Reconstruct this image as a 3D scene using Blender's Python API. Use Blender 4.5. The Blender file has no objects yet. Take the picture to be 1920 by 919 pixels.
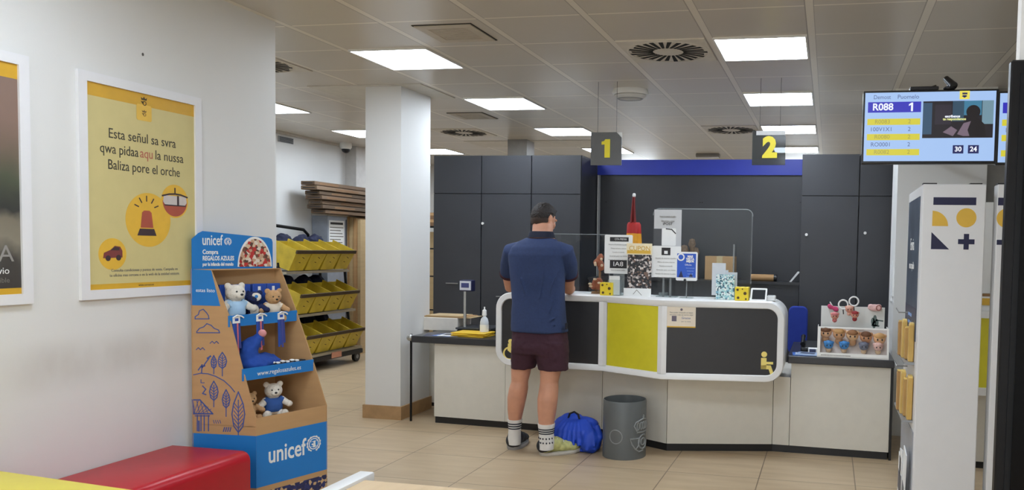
import bpy, bmesh, math, random
import numpy as np
from math import sin, cos, pi, radians, atan2, hypot
from mathutils import Vector, Matrix, Euler
random.seed(7)
SC = bpy.context.scene
COL = SC.collection
# ------------------------------------------------------------------ camera, world, exposure
FPX, CXP, CYP, YAW, PIT, ROL, EYE = 1493.38, 1255.31, 540.9, -.1967, .0498, .0197, 1.55
CEIL = 2.91
def rotm(y, p, r):
    Ry = np.array([[cos(y),0,-sin(y)],[0,1,0],[sin(y),0,cos(y)]])
    Rx = np.array([[1,0,0],[0,cos(p),-sin(p)],[0,sin(p),cos(p)]])
    Rz = np.array([[cos(r),-sin(r),0],[sin(r),cos(r),0],[0,0,1]])
    return Rz @ Rx @ Ry
RM = rotm(YAW, PIT, ROL)
cam = bpy.data.cameras.new('camera'); cam_o = bpy.data.objects.new('camera', cam); COL.objects.link(cam_o)
def w2b(v): return Vector((v[0], v[2], -v[1]))
cxv, cyv, czv = w2b(RM[0]), w2b(-RM[1]), w2b(-RM[2])
cam_o.matrix_world = Matrix(((cxv.x,cyv.x,czv.x,0),(cxv.y,cyv.y,czv.y,0),(cxv.z,cyv.z,czv.z,EYE),(0,0,0,1)))
cam.sensor_width = 36; cam.lens = FPX/1920*36
cam.shift_x = (960-CXP)/1920; cam.shift_y = (CYP-459.5)/1920
cam.clip_start = .05
SC.camera = cam_o
wd = bpy.data.worlds.new('world'); SC.world = wd; wd.use_nodes = True
wd.node_tree.nodes['Background'].inputs[0].default_value = (.75,.85,1,1)
wd.node_tree.nodes['Background'].inputs[1].default_value = .25
SC.view_settings.view_transform = 'Standard'; SC.view_settings.look = 'None'
SC.view_settings.gamma = 1; SC.view_settings.use_curve_mapping = False
SC.view_settings.exposure = 0.0
PANEL_POWER = 23.0          # emission of the ceiling light panels
# added fill lamp behind the photographer, brightens the foreground
dl = bpy.data.lights.new('added_fill_light', 'AREA'); dl.shape = 'RECTANGLE'; dl.size = 2.2; dl.size_y = 2.0; dl.energy = 45; dl.color = (.92,.96,1)
dlo = bpy.data.objects.new('added_fill_light', dl); COL.objects.link(dlo); dlo.location = (-.35,-2.85,1.4); dlo.rotation_euler = (radians(90),0,0)

# measured points of the place: where the sight line of a photo pixel meets a plane of the room
def ray(x, y):
    d = RM.T @ np.array([(x-CXP)/FPX, (y-CYP)/FPX, 1.]); return Vector((d[0], d[2], -d[1]))
ORI = Vector((0,0,EYE))
def at_y(x, y, Y): d = ray(x,y); return ORI + d*(Y/d.y)
def at_z(x, y, Z): d = ray(x,y); return ORI + d*((Z-EYE)/d.z)
def at_x(x, y, X): d = ray(x,y); return ORI + d*(X/d.x)
def at_p(x, y, p, n): d = ray(x,y); n = Vector(n); return ORI + d*((Vector(p)-ORI).dot(n)/d.dot(n))

# ------------------------------------------------------------------ materials
def lin(c): return tuple(((v/255)/12.92 if v/255 <= .04045 else ((v/255+.055)/1.055)**2.4) for v in c)
MATS = {}
def mat(name, rgb, rough=.5, metal=0., var=.05, scale=14., bump=0., spec=.5, coat=0.):
    if name in MATS: return MATS[name]
    m = bpy.data.materials.new(name); m.use_nodes = True; nt = m.node_tree; b = nt.nodes['Principled BSDF']
    b.inputs['Roughness'].default_value = rough; b.inputs['Metallic'].default_value = metal
    b.inputs['Specular IOR Level'].default_value = spec
    if coat: b.inputs['Coat Weight'].default_value = coat; b.inputs['Coat Roughness'].default_value = .1
    c = lin(rgb)
    tc = nt.nodes.new('ShaderNodeTexCoord'); no = nt.nodes.new('ShaderNodeTexNoise'); no.inputs['Scale'].default_value = scale; no.inputs['Detail'].default_value = 4
    nt.links.new(tc.outputs['Object'], no.inputs['Vector'])
    rp = nt.nodes.new('ShaderNodeValToRGB'); nt.links.new(no.outputs['Fac'], rp.inputs['Fac'])
    rp.color_ramp.elements[0].position = .3; rp.color_ramp.elements[1].position = .7
    rp.color_ramp.elements[0].color = (*[v*(1-var) for v in c],1); rp.color_ramp.elements[1].color = (*[min(1,v*(1+var)) for v in c],1)
    nt.links.new(rp.outputs['Color'], b.inputs['Base Color'])
    if bump:
        bn = nt.nodes.new('ShaderNodeBump'); bn.inputs['Strength'].default_value = bump; bn.inputs['Distance'].default_value = .01
        nt.links.new(no.outputs['Fac'], bn.inputs['Height']); nt.links.new(bn.outputs['Normal'], b.inputs['Normal'])
    MATS[name] = m; return m
def emis(name, rgb, s):
    if name in MATS: return MATS[name]
    m = bpy.data.materials.new(name); m.use_nodes = True; nt = m.node_tree
    b = nt.nodes['Principled BSDF']; c = (*lin(rgb),1)
    b.inputs['Base Color'].default_value = (.02,.02,.02,1); b.inputs['Emission Color'].default_value = c; b.inputs['Emission Strength'].default_value = s; b.inputs['Roughness'].default_value = .3
    MATS[name] = m; return m
def glass(name, rgb, opac=.1, rough=.03, body=None):
    """thin clear sheet: lets light through, reflects by Fresnel, with a faint body tint"""
    if name in MATS: return MATS[name]
    m = bpy.data.materials.new(name); m.use_nodes = True; nt = m.node_tree; N = nt.nodes; out = N['Material Output']; N.remove(N['Principled BSDF'])
    tr = N.new('ShaderNodeBsdfTransparent'); tr.inputs[0].default_value = (*lin(rgb),1)
    gl = N.new('ShaderNodeBsdfGlossy'); gl.inputs['Roughness'].default_value = rough
    lw = N.new('ShaderNodeLayerWeight'); lw.inputs[0].default_value = .5
    pw = N.new('ShaderNodeMath'); pw.operation = 'POWER'; pw.inputs[1].default_value = 4; nt.links.new(lw.outputs['Facing'], pw.inputs[0])
    fr = N.new('ShaderNodeMath'); fr.operation = 'MULTIPLY_ADD'; fr.inputs[1].default_value = .4; fr.inputs[2].default_value = .016; nt.links.new(pw.outputs[0], fr.inputs[0])
    df = N.new('ShaderNodeBsdfDiffuse'); df.inputs[0].default_value = (*lin(body or rgb),1)
    m1 = N.new('ShaderNodeMixShader'); m1.inputs[0].default_value = opac; nt.links.new(tr.outputs[0], m1.inputs[1]); nt.links.new(df.outputs[0], m1.inputs[2])
    m2 = N.new('ShaderNodeMixShader'); nt.links.new(fr.outputs[0], m2.inputs[0]); nt.links.new(m1.outputs[0], m2.inputs[1]); nt.links.new(gl.outputs[0], m2.inputs[2])
    nt.links.new(m2.outputs[0], out.inputs[0]); MATS[name] = m; return m
class G:
    """tiny node-graph helper"""
    def __init__(s, name):
        s.m = bpy.data.materials.new(name); s.m.use_nodes = True; s.t = s.m.node_tree; s.b = s.t.nodes['Principled BSDF']; s.tc = s.t.nodes.new('ShaderNodeTexCoord')
        s.sep = s.t.nodes.new('ShaderNodeSeparateXYZ'); s.t.links.new(s.tc.outputs['Object'], s.sep.inputs[0]); s.x, s.y, s.z = s.sep.outputs
    def ma(s, op, a, b=None, c=None):
        n = s.t.nodes.new('ShaderNodeMath'); n.operation = op
        for i, v in enumerate((a,b,c)):
            if v is None: continue
            if isinstance(v,(int,float)): n.inputs[i].default_value = v
            else: s.t.links.new(v, n.inputs[i])
        return n.outputs[0]
    def noise(s, scale, detail=4, vec=None, stretch=None):
        n = s.t.nodes.new('ShaderNodeTexNoise'); n.inputs['Scale'].default_value = scale; n.inputs['Detail'].default_value = detail
        if stretch:
            mp = s.t.nodes.new('ShaderNodeMapping'); mp.inputs['Scale'].default_value = stretch; s.t.links.new(s.tc.outputs['Object'], mp.inputs[0]); s.t.links.new(mp.outputs[0], n.inputs['Vector'])
        else: s.t.links.new(s.tc.outputs['Object'], n.inputs['Vector'])
        return n.outputs['Fac']
    def mix(s, f, a, b):
        n = s.t.nodes.new('ShaderNodeMix'); n.data_type = 'RGBA'
        if isinstance(f,(int,float)): n.inputs[0].default_value = f
        else: s.t.links.new(f, n.inputs[0])
        for i, v in ((6,a),(7,b)):
            if isinstance(v, tuple): n.inputs[i].default_value = (*v[:3],1)
            else: s.t.links.new(v, n.inputs[i])
        return n.outputs[2]
    def sm(s, v, lo, hi):
        n = s.t.nodes.new('ShaderNodeMapRange'); n.interpolation_type = 'SMOOTHSTEP'; s.t.links.new(v, n.inputs[0]); n.inputs[1].default_value = lo; n.inputs[2].default_value = hi; return n.outputs[0]
    def col(s, c): s.t.links.new(c, s.b.inputs['Base Color'])
    def bump(s, h, st, d=.01):
        n = s.t.nodes.new('ShaderNodeBump'); n.inputs['Strength'].default_value = st; n.inputs['Distance'].default_value = d; s.t.links.new(h, n.inputs['Height']); s.t.links.new(n.outputs[0], s.b.inputs['Normal'])

GX0, GY0, GPX, GPY = -3.3767, 5.1427, .6501, .6
def ceiling_mat():
    g = G('metal_pan_ceiling')
    u = g.ma('MULTIPLY', g.ma('FRACT', g.ma('DIVIDE', g.ma('SUBTRACT', g.x, GX0), GPX)), GPX)
    v = g.ma('MULTIPLY', g.ma('FRACT', g.ma('DIVIDE', g.ma('SUBTRACT', g.y, GY0), GPY)), GPY)
    rail = g.ma('GREATER_THAN', u, .603)
    edge = g.ma('MAXIMUM', g.ma('LESS_THAN', g.ma('ABSOLUTE', g.ma('SUBTRACT', u, .604)), .0035), g.ma('LESS_THAN', u, .004))
    jt = g.ma('LESS_THAN', g.ma('ABSOLUTE', g.ma('SUBTRACT', v, .3)), .2925)
    joint = g.ma('MULTIPLY', g.ma('SUBTRACT', 1, jt), g.ma('SUBTRACT', 1, rail))
    base = g.mix(g.noise(3, 3), lin((196,189,178)), lin((201,194,183)))
    c = g.mix(rail, base, lin((224,217,204)))
    c = g.mix(joint, c, lin((240,232,218)))
    c = g.mix(edge, c, lin((160,152,142)))
    g.col(c); g.b.inputs['Roughness'].default_value = .3; g.b.inputs['Metallic'].default_value = .0; g.b.inputs['Specular IOR Level'].default_value = .55
    h = g.ma('SUBTRACT', 1, g.ma('MAXIMUM', edge, joint)); g.bump(h, .3, .003)
    return g.m
def floor_mat():
    g = G('beige_stoneware_tiles')
    u = g.ma('MULTIPLY', g.ma('FRACT', g.ma('DIVIDE', g.ma('SUBTRACT', g.x, .215), .64)), .64)
    v = g.ma('MULTIPLY', g.ma('FRACT', g.ma('DIVIDE', g.ma('SUBTRACT', g.y, 5.37), .62)), .62)
    lu = g.ma('GREATER_THAN', g.ma('ABSOLUTE', g.ma('SUBTRACT', u, .32)), .3165)
    lv = g.ma('GREATER_THAN', g.ma('ABSOLUTE', g.ma('SUBTRACT', v, .31)), .307)
    gr = g.ma('MAXIMUM', lu, lv)
    fu = g.ma('FLOOR', g.ma('DIVIDE', g.ma('SUBTRACT', g.x, .215), .64)); fv = g.ma('FLOOR', g.ma('DIVIDE', g.ma('SUBTRACT', g.y, 5.37), .62))
    wn = g.t.nodes.new('ShaderNodeTexWhiteNoise'); wn.noise_dimensions = '1D'; g.t.links.new(g.ma('ADD', fu, g.ma('MULTIPLY', fv, 7.31)), wn.inputs['W'])
    n1 = g.noise(2.2, 6, stretch=(1.0,6.0,1.0)); n2 = g.noise(60, 3)
    c = g.mix(g.sm(n1, .3, .7), lin((188,162,128)), lin((202,178,144)))
    c = g.mix(g.ma('MULTIPLY', wn.outputs['Value'], .35), c, lin((184,165,136)))
    c = g.mix(g.ma('MULTIPLY', n2, .2), c, lin((170,150,120)))
    c = g.mix(gr, c, lin((122,102,80)))
    g.col(c); g.b.inputs['Roughness'].default_value = .34
    g.bump(g.ma('SUBTRACT', 1, gr), .4, .002)
    return g.m
def wall_mat():
    g = G('painted_white_wall')
    n = g.noise(1.2, 5); f = g.noise(180, 2)
    # grubby band rubbed by backs and bags above the bench
    band = g.ma('MULTIPLY', g.sm(g.z, .80, .96), g.ma('SUBTRACT', 1, g.sm(g.z, .98, 1.12)))
    band = g.ma('MULTIPLY', band, g.ma('MULTIPLY', g.sm(g.y, 2.5, 3.0), g.ma('SUBTRACT', 1, g.sm(g.y, 3.4, 4.0))))
    band = g.ma('MULTIPLY', band, g.sm(g.noise(3, 5, stretch=(1,1,.6)), .25, .7))
    c = g.mix(n, lin((224,223,219)), lin((229,228,225)))
    c = g.mix(g.ma('MULTIPLY', band, .34), c, lin((150,135,118)))
    g.col(c); g.b.inputs['Roughness'].default_value = .6; g.bump(f, .08, .002)
    return g.m
def kraft_mat(name, rgb):
    g = G(name); n = g.noise(6, 5, stretch=(1,1,5)); f = g.noise(120, 2)
    c = lin(rgb); g.col(g.mix(n, tuple(v*.88 for v in c), tuple(v*1.1 for v in c))); g.b.inputs['Roughness'].default_value = .8; g.bump(f, .05, .002); return g.m
def wood_mat(name, a, b, st=(1.2,14,14)):
    g = G(name); n = g.noise(3, 6, stretch=st); g.col(g.mix(n, lin(a), lin(b))); g.b.inputs['Roughness'].default_value = .4; return g.m
def photo_mat(name, cols, scale=30):
    g = G(name); vo = g.t.nodes.new('ShaderNodeTexVoronoi'); vo.inputs['Scale'].default_value = scale; g.t.links.new(g.tc.outputs['Object'], vo.inputs['Vector'])
    rp = g.t.nodes.new('ShaderNodeValToRGB'); rp.color_ramp.interpolation = 'CONSTANT'
    sp = g.t.nodes.new('ShaderNodeSeparateColor'); g.t.links.new(vo.outputs['Color'], sp.inputs[0]); g.t.links.new(sp.outputs[0], rp.inputs[0])
    E = rp.color_ramp.elements
    while len(E) < len(cols): E.new(.5)
    for i, c in enumerate(cols): E[i].position = i/len(cols); E[i].color = (*lin(c),1)
    g.t.links.new(rp.outputs[0], g.b.inputs['Base Color']); g.b.inputs['Roughness'].default_value = .4; return g.m

WALL, FLOOR, CEI = wall_mat(), floor_mat(), ceiling_mat()
WHITE = mat('white_paint', (226,225,220), .4, var=.02)
LAM = mat('white_laminate', (218,213,200), .35, var=.02)
SHELLW = mat('white_solid_surface', (238,238,236), .3, var=.01)
PAPER = mat('white_paper', (235,235,232), .6, var=.02)
DARK = mat('anthracite_laminate', (56,57,60), .42, var=.05, scale=5)
CAB = mat('graphite_cabinet_laminate', (53,54,58), .42, var=.05, scale=4)
BLACK = mat('black_plastic', (22,22,24), .35)
BLKM = mat('black_metal', (30,30,32), .35, .6)
INK = mat('dark_ink', (38,36,38), .6)
GREYINK = mat('grey_ink', (120,116,108), .6)
YEL = mat('signal_yellow', (226,208,38), .35, var=.02)
LIME = mat('lime_yellow_laminate', (224,214,50), .35, var=.03)
NAVY = mat('navy_print', (28,30,66), .5)
OCHRE = mat('ochre_print', (222,178,66), .5, var=.03)
STEEL = mat('brushed_steel', (180,180,178), .3, .9)
GREYM = mat('grey_metal', (150,152,154), .4, .3)
RED = mat('red_lacquer', (182,26,40), .32, var=.03, spec=.3)
UBLUE = mat('cyan_blue_print', (24,120,196), .5, var=.02)
LINEBLUE = mat('blue_line_print', (62,84,150), .6)
KRAFT = kraft_mat('kraft_cardboard', (188,148,102))
KRAFTD = kraft_mat('brown_cardboard', (128,96,66))
KRAFTL = kraft_mat('pale_kraft_board', (190,164,122))
TRAY = mat('mail_tray_yellow', (198,172,52), .45, var=.2, scale=7)
TRAYD = mat('tray_rim_brown', (66,50,28), .6)
SACK = mat('navy_sack_cloth', (20,26,56), .8, bump=.3)
ACRYL = glass('clear_acrylic', (249,251,251), .004, .0)
SMOKE = glass('smoky_acrylic', (190,192,192), .62, .08, (74,76,76))
SKIN = mat('skin', (206,150,122), .5, var=.06, scale=18, bump=.05)
HAIR = mat('dark_brown_hair', (34,26,22), .6, var=.3, scale=120, bump=.5)

# ------------------------------------------------------------------ mesh building
ROOTM = {}
class MB:
    def __init__(s): s.b = bmesh.new()
    def _face(s, vs):
        try: return s.b.faces.new(vs)
        except ValueError: return None
    def hexa(s, p):
        v = [s.b.verts.new(q) for q in p]
        for f in ((0,3,2,1),(4,5,6,7),(0,1,5,4),(1,2,6,5),(2,3,7,6),(3,0,4,7)): s._face([v[i] for i in f])
        return s
    def box(s, x0,y0,z0, x1,y1,z1, M=None):
        p = [Vector(q) for q in ((x0,y0,z0),(x1,y0,z0),(x1,y1,z0),(x0,y1,z0),(x0,y0,z1),(x1,y0,z1),(x1,y1,z1),(x0,y1,z1))]
        if M: p = [M @ q for q in p]
        return s.hexa(p)
    def prism(s, pts, vec):
        pts = [Vector(p) for p in pts]; vec = Vector(vec)
        a = [s.b.verts.new(p) for p in pts]; c = [s.b.verts.new(p+vec) for p in pts]; n = len(a)
        s._face(a[::-1]); s._face(c)
        for i in range(n): s._face([a[i], a[(i+1)%n], c[(i+1)%n], c[i]])
        return s
    def plan(s, xy, z0, z1): return s.prism([(x,y,z0) for x,y in xy], (0,0,z1-z0))
    def loft(s, rings, cap=True, closed=True):
        R = [[s.b.verts.new(p) for p in r] for r in rings]; n = len(R[0])
        for a, b in zip(R, R[1:]):
            for i in range(n if closed else n-1): s._face([a[i], a[(i+1)%n], b[(i+1)%n], b[i]])
        if cap: s._face(R[0][::-1]); s._face(R[-1])
        return s
    def tube(s, pts, r, seg=10, cap=True, flat=1.0):
        pts = [Vector(p) for p in pts]; n = len(pts)
        rs = r if isinstance(r, (list,tuple)) else [r]*n; rings = []; up = None
        for i in range(n):
            d = (pts[min(i+1,n-1)]-pts[max(i-1,0)]).normalized()
            if up is None: up = Vector((0,0,1)) if abs(d.z) < .9 else Vector((0,1,0))
            x = d.cross(up).normalized(); y = x.cross(d).normalized(); up = y
            rings.append([pts[i] + x*(rs[i]*cos(2*pi*k/seg)) + y*(rs[i]*flat*sin(2*pi*k/seg)) for k in range(seg)])
        return s.loft(rings, cap)
    def ell(s, c, r, M=None, u=20, v=14):
        c = Vector(c); r = (r,r,r) if isinstance(r,(int,float)) else r; rings = []
        for j in range(1, v):
            t = pi*j/v; rings.append([Vector((r[0]*sin(t)*cos(2*pi*i/u), r[1]*sin(t)*sin(2*pi*i/u), -r[2]*cos(t))) for i in range(u)])
        M = M or Matrix.Identity(3)
        R = [[s.b.verts.new(c + M @ p) for p in g] for g in rings]
        lo = s.b.verts.new(c + M @ Vector((0,0,-r[2]))); hi = s.b.verts.new(c + M @ Vector((0,0,r[2])))
        for a, b in zip(R, R[1:]):
            for i in range(u): s._face([a[i], a[(i+1)%u], b[(i+1)%u], b[i]])
        for i in range(u): s._face([lo, R[0][(i+1)%u], R[0][i]]); s._face([hi, R[-1][i], R[-1][(i+1)%u]])
        return s
    def lathe(s, prof, c=(0,0,0), seg=40, sx=1, sy=1, cap=True):
        c = Vector(c)
        return s.loft([[c + Vector((r*sx*cos(2*pi*i/seg), r*sy*sin(2*pi*i/seg), z)) for i in range(seg)] for r, z in prof], cap)
    def slab(s, F, uv, w0=0, w1=.002): return s.prism([F(u,v,w0) for u,v in uv], F.n*(w1-w0))
    def disc(s, F, u, v, r, w0=0, w1=.002, seg=32, a0=0, a1=2*pi, ry=None):
        full = abs(a1-a0-2*pi) < 1e-6; n = seg if full else seg+1
        p = [(u+r*cos(a0+(a1-a0)*i/seg), v+(ry or r)*sin(a0+(a1-a0)*i/seg)) for i in range(n)]
        if not full: p = [(u,v)] + p
        return s.slab(F, p, w0, w1)
    def stroke(s, F, pts, wd, w0=0, w1=.002, close=False):
        pts = list(pts) + ([pts[0]] if close else [])
        for i_, ((a,b),(c,d)) in enumerate(zip(pts, pts[1:])):
            L = hypot(c-a, d-b)
            if L < 1e-6: continue
            tx, ty = (c-a)/L*wd*.4, (d-b)/L*wd*.4; nx, ny = -(d-b)/L*wd/2, (c-a)/L*wd/2
            s.slab(F, [(a-tx+nx,b-ty+ny),(a-tx-nx,b-ty-ny),(c+tx-nx,d+ty-ny),(c+tx+nx,d+ty+ny)], w0, w1+.00017*(i_%4))
        return s
    def ring(s, F, u, v, r, wd, w0=0, w1=.002, seg=28, ry=None, a0=0, a1=2*pi):
        q = ry or r; full = abs(a1-a0-2*pi) < 1e-6; n = seg if full else seg+1; R4 = []
        for i in range(n):
            a = a0+(a1-a0)*i/seg; c, d = cos(a), sin(a)
            R4.append([s.b.verts.new(F(u+(r+k)*c, v+(q+k)*d, w)) for k, w in ((-wd/2,w0),(wd/2,w0),(wd/2,w1),(-wd/2,w1))])
        for i in range(n if full else n-1):
            A, B_ = R4[i], R4[(i+1)%n]
            for k in range(4): s._face([A[k], A[(k+1)%4], B_[(k+1)%4], B_[k]])
        if not full: s._face(R4[0]); s._face(R4[-1][::-1])
        return s
    def bevel(s, w, seg=2):
        bmesh.ops.recalc_face_normals(s.b, faces=s.b.faces)
        es = [e for e in s.b.edges if len(e.link_faces) == 2 and e.calc_face_angle(0) > .5]
        bmesh.ops.bevel(s.b, geom=es, offset=w, segments=seg, profile=.5, affect='EDGES', clamp_overlap=True); return s
    def xf(s, M):
        bmesh.ops.transform(s.b, matrix=M, verts=s.b.verts); return s
    def build(s, name, m, parent=None, smooth=False, sharp=.75):
        bmesh.ops.recalc_face_normals(s.b, faces=s.b.faces)
        if smooth:
            for f in s.b.faces: f.smooth = True
            for e in s.b.edges:
                if len(e.link_faces) == 2 and e.calc_face_angle(0) > sharp: e.smooth = False
        me = bpy.data.meshes.new(name); s.b.to_mesh(me); s.b.free(); me.materials.append(m)
        return link(name, me, parent)
def link(name, me, parent):
    o = bpy.data.objects.new(name, me); COL.objects.link(o)
    if parent is not None:
        M = ROOTM.get(parent.name)
        if M is not None: me.transform(M.inverted()); ROOTM[o.name] = M
        o.parent = parent
    return o
def fuse(mb, name, m, parent, voxel=.006, smooth=3, disp=None):
    """joins overlapping closed shapes into one continuous surface"""
    bmesh.ops.recalc_face_normals(mb.b, faces=mb.b.faces)
    me = bpy.data.meshes.new(name); mb.b.to_mesh(me); mb.b.free()
    o = bpy.data.objects.new(name+'_build', me); COL.objects.link(o)
    r = o.modifiers.new('r','REMESH'); r.mode = 'VOXEL'; r.voxel_size = voxel; r.use_smooth_shade = True
    sm = o.modifiers.new('s','SMOOTH'); sm.factor = .5; sm.iterations = smooth
    if disp:
        for st, sc in disp:
            tx = bpy.data.textures.new(name, 'CLOUDS'); tx.noise_scale = sc; tx.noise_depth = 1
            d = o.modifiers.new('d','DISPLACE'); d.texture = tx; d.strength = st; d.texture_coords = 'GLOBAL'; d.mid_level = .5
    dg = bpy.context.evaluated_depsgraph_get()
    me2 = bpy.data.meshes.new_from_object(o.evaluated_get(dg)); me2.name = name
    bpy.data.objects.remove(o); bpy.data.meshes.remove(me)
    me2.materials.clear(); me2.materials.append(m)
    for p in me2.polygons: p.use_smooth = True
    return link(name, me2, parent)
class Fr:
    """a flat frame: origin, right, up, normal (towards the viewer)"""
    def __init__(s, o, r, u=(0,0,1)): s.o = Vector(o); s.r = Vector(r).normalized(); s.u = Vector(u).normalized(); s.n = s.r.cross(s.u).normalized()
    def __call__(s, u, v, w=0): return s.o + s.r*u + s.u*v + s.n*w
    def uv(s, p): d = Vector(p)-s.o; return (d.dot(s.r), d.dot(s.u))
def pix(F, *pts):                                                   # photo points that lie on a flat face, in that face's own metres
    return [F.uv(at_p(x, y, F.o, F.n)) for x, y in pts]
def tag(o, label=None, cat=None, group=None, kind=None):
    if label: o['label'] = label
    if cat: o['category'] = cat
    if group: o['group'] = group
    if kind: o['kind'] = kind
    return o
def thing(name, label, cat, loc=(0,0,0), rotz=0, group=None):
    o = bpy.data.objects.new(name, None); COL.objects.link(o); o.location = loc; o.rotation_euler = (0,0,rotz); o.empty_display_size = .1
    ROOTM[o.name] = Matrix.Translation(loc) @ Matrix.Rotation(rotz, 4, 'Z')
    return tag(o, label, cat, group)
def struct(o): o['kind'] = 'structure'; return o
def dup(root, loc, label, rotz=None, group=None):
    r = root.copy(); COL.objects.link(r); r.location = loc; r['label'] = label
    if rotz is not None: r.rotation_euler = (0,0,rotz)
    if group: r['group'] = group
    for ch in list(root.children):
        c = ch.copy(); COL.objects.link(c); c.parent = r
        for g in list(ch.children):
            d = g.copy(); COL.objects.link(d); d.parent = c
    return r
def text(name, s, F, u, v, size, m, parent, align='CENTER', w=.0022, width=None, bold=0.0, ext=.0004):
    cu = bpy.data.curves.new(name, 'FONT'); cu.body = s; cu.size = size; cu.align_x = align; cu.align_y = 'CENTER'; cu.extrude = ext; cu.offset = bold; cu.resolution_u = 3
    o = bpy.data.objects.new(name+'_c', cu); COL.objects.link(o)
    dg = bpy.context.evaluated_depsgraph_get(); me = bpy.data.meshes.new_from_object(o.evaluated_get(dg)); me.name = name
    bpy.data.objects.remove(o); bpy.data.curves.remove(cu)
    sx = 1
    if width:
        xs = [q.co.x for q in me.vertices]; sx = width/max(1e-6, max(xs)-min(xs))
    p = F(u,v,w); M = Matrix(((F.r.x*sx,F.u.x,F.n.x,p.x),(F.r.y*sx,F.u.y,F.n.y,p.y),(F.r.z*sx,F.u.z,F.n.z,p.z),(0,0,0,1)))
    me.transform(M); me.materials.clear(); me.materials.append(m)
    return link(name, me, parent)
def rect(u0,v0,u1,v1): return [(u0,v0),(u1,v0),(u1,v1),(u0,v1)]
def rrect(u0,v0,u1,v1,r,n=6):
    p = []
    for cx,cy,a in ((u1-r,v1-r,0),(u0+r,v1-r,90),(u0+r,v0+r,180),(u1-r,v0+r,270)):
        p += [(cx+r*cos(radians(a+90*i/n)), cy+r*sin(radians(a+90*i/n))) for i in range(n+1)]
    return p

# ================================================================== THE SETTING
WX = -3.417
struct(MB().box(-7.2,-3.2,-.12, 3.2,12.9,0).build('floor', FLOOR))
struct(MB().box(-7.2,-3.2,CEIL, 3.2,12.9,CEIL+.12).build('ceiling', CEI))
struct(MB().box(WX-.16,-3.0,0, WX,4.442,CEIL).build('wall_left', WALL))
struct(MB().box(-6.95,3.2,0, -6.75,12.6,CEIL).build('wall_back_left', WALL))
struct(MB().box(-6.75,3.0,0, WX-.16,3.2,CEIL).build('wall_store_front', WALL))
struct(MB().box(-6.95,12.6,0, 2.6,12.8,CEIL).build('wall_back', WALL))
struct(MB().box(2.4,-3.0,0, 2.6,12.6,CEIL).build('wall_right', WALL))
struct(MB().box(WX-.16,-3.2,0, 2.6,-3.0,CEIL).build('wall_rear', WALL))
struct(MB().box(-6.75,10.22,0, -6.58,10.75,CEIL).build('trim_1', mat('pilaster_paint',(196,192,186),.6)))
GREYP = mat('grey_column_paint', (150,147,142), .5)
struct(MB().box(-4.09,9.7,0, -3.83,9.96,CEIL).build('wall_dark_column', GREYP))
struct(MB().box(-3.995,6.345,.115, -3.655,6.86,CEIL).build('wall_column', WALL))
struct(MB().box(-4.012,6.328,0, -3.638,6.877,.118).build('baseboard_column', mat('oak_plinth',(176,140,98),.5,var=.1)))
struct(MB().box(.545,6.95,0, 1.25,7.5,CEIL).build('wall_pillar', WALL))
struct(MB().box(1.25,7.1,0, 2.4,7.2,CEIL).build('wall_grey_panel', GREYP))
# plain plaster fields of the ceiling around the two columns, and the perimeter trim
PLAST = mat('plaster_ceiling_field', (205,200,190), .6)
struct(MB().box(GX0-1.76*GPX,GY0+1.9*GPY,CEIL-.006, GX0-.1*GPX,GY0+2.97*GPY,CEIL+.01).build('trim_2', PLAST))
struct(MB().box(GX0-2.1*GPX,GY0+7.75*GPY,CEIL-.006, GX0+.6*GPX,GY0+8.75*GPY,CEIL+.01).build('trim_3', PLAST))
struct(MB().box(-6.75,3.2,CEIL-.03, -6.70,12.6,CEIL).build('trim_4', PLAST))
struct(MB().box(.5,6.9,CEIL-.16, 1.3,6.96,CEIL).build('trim_5', WHITE))

# ---- ceiling light panels: one cell of the grid each
EM = emis('light_panel_diffuser', (229,241,255), PANEL_POWER)
def cell(j, r): return (GX0+GPX*j+.3, GY0+GPY*r+.3)
rows = {0:'first', 3:'second', 6:'third', 9:'fourth'}
def light(j, r, label, group=None):
    x, y = cell(j, r); t = thing('ceiling_light', label, 'ceiling light', (x,y,CEIL), 0, group)
    fr = MB()
    for a,b,c,d in ((-.3,-.3,.3,-.288),(-.3,.288,.3,.3),(-.3,-.288,-.288,.288),(.288,-.288,.3,.288)): fr.box(x+a,y+b,CEIL-.012,x+c,y+d,CEIL+.002)
    fr.build('frame', WHITE, t)
    MB().box(x-.288,y-.288,CEIL-.009,x+.288,y+.288,CEIL+.002).build('diffuser', EM, t)
    return t
LG = 'square ceiling light panels'
light(0,0,'large square lit ceiling panel nearest the yellow wall poster, left row',LG)
light(0,3,'square lit ceiling panel second in the left row, right of the white column',LG)
light(0,6,'square lit ceiling panel third in the left row, above the left dark cabinets',LG)
light(0,9,'square lit ceiling panel mostly hidden behind the hanging number 1 sign',LG)
light(4,0,'large square lit ceiling panel beside the round swirl vent, nearest in the right row',LG)
light(4,3,'square lit ceiling panel crossed by the wires of the number 2 sign',LG)
light(4,6,'square lit ceiling panel just above and right of the number 2 sign',LG)
light(4,9,'square lit ceiling panel farthest in the right row, seen through the number 2 sign',LG)
light(-4,3,'square lit ceiling panel half hidden by the end of the left wall',LG)
light(-4,6,'square lit ceiling panel above the yellow mail trays, half hidden by the white column',LG)
light(-4,9,'square lit ceiling panel over the back room between white column and dark cabinets',LG)
for j, r in ((1,-5),(4,-4),(1,-9),(4,-8),(1,-13),(4,-12)):
    light(j, r, 'square lit ceiling panel behind the photographer', 'ceiling light panels behind the photographer')
light(0,12,'sliver of lit ceiling panel just above the blue band, beside the number 1 sign',LG)
light(4,12,'square lit ceiling panel beyond the dark cabinets on the right',LG)
light(-4,0,'square lit ceiling panel hidden behind the left wall',LG)

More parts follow.
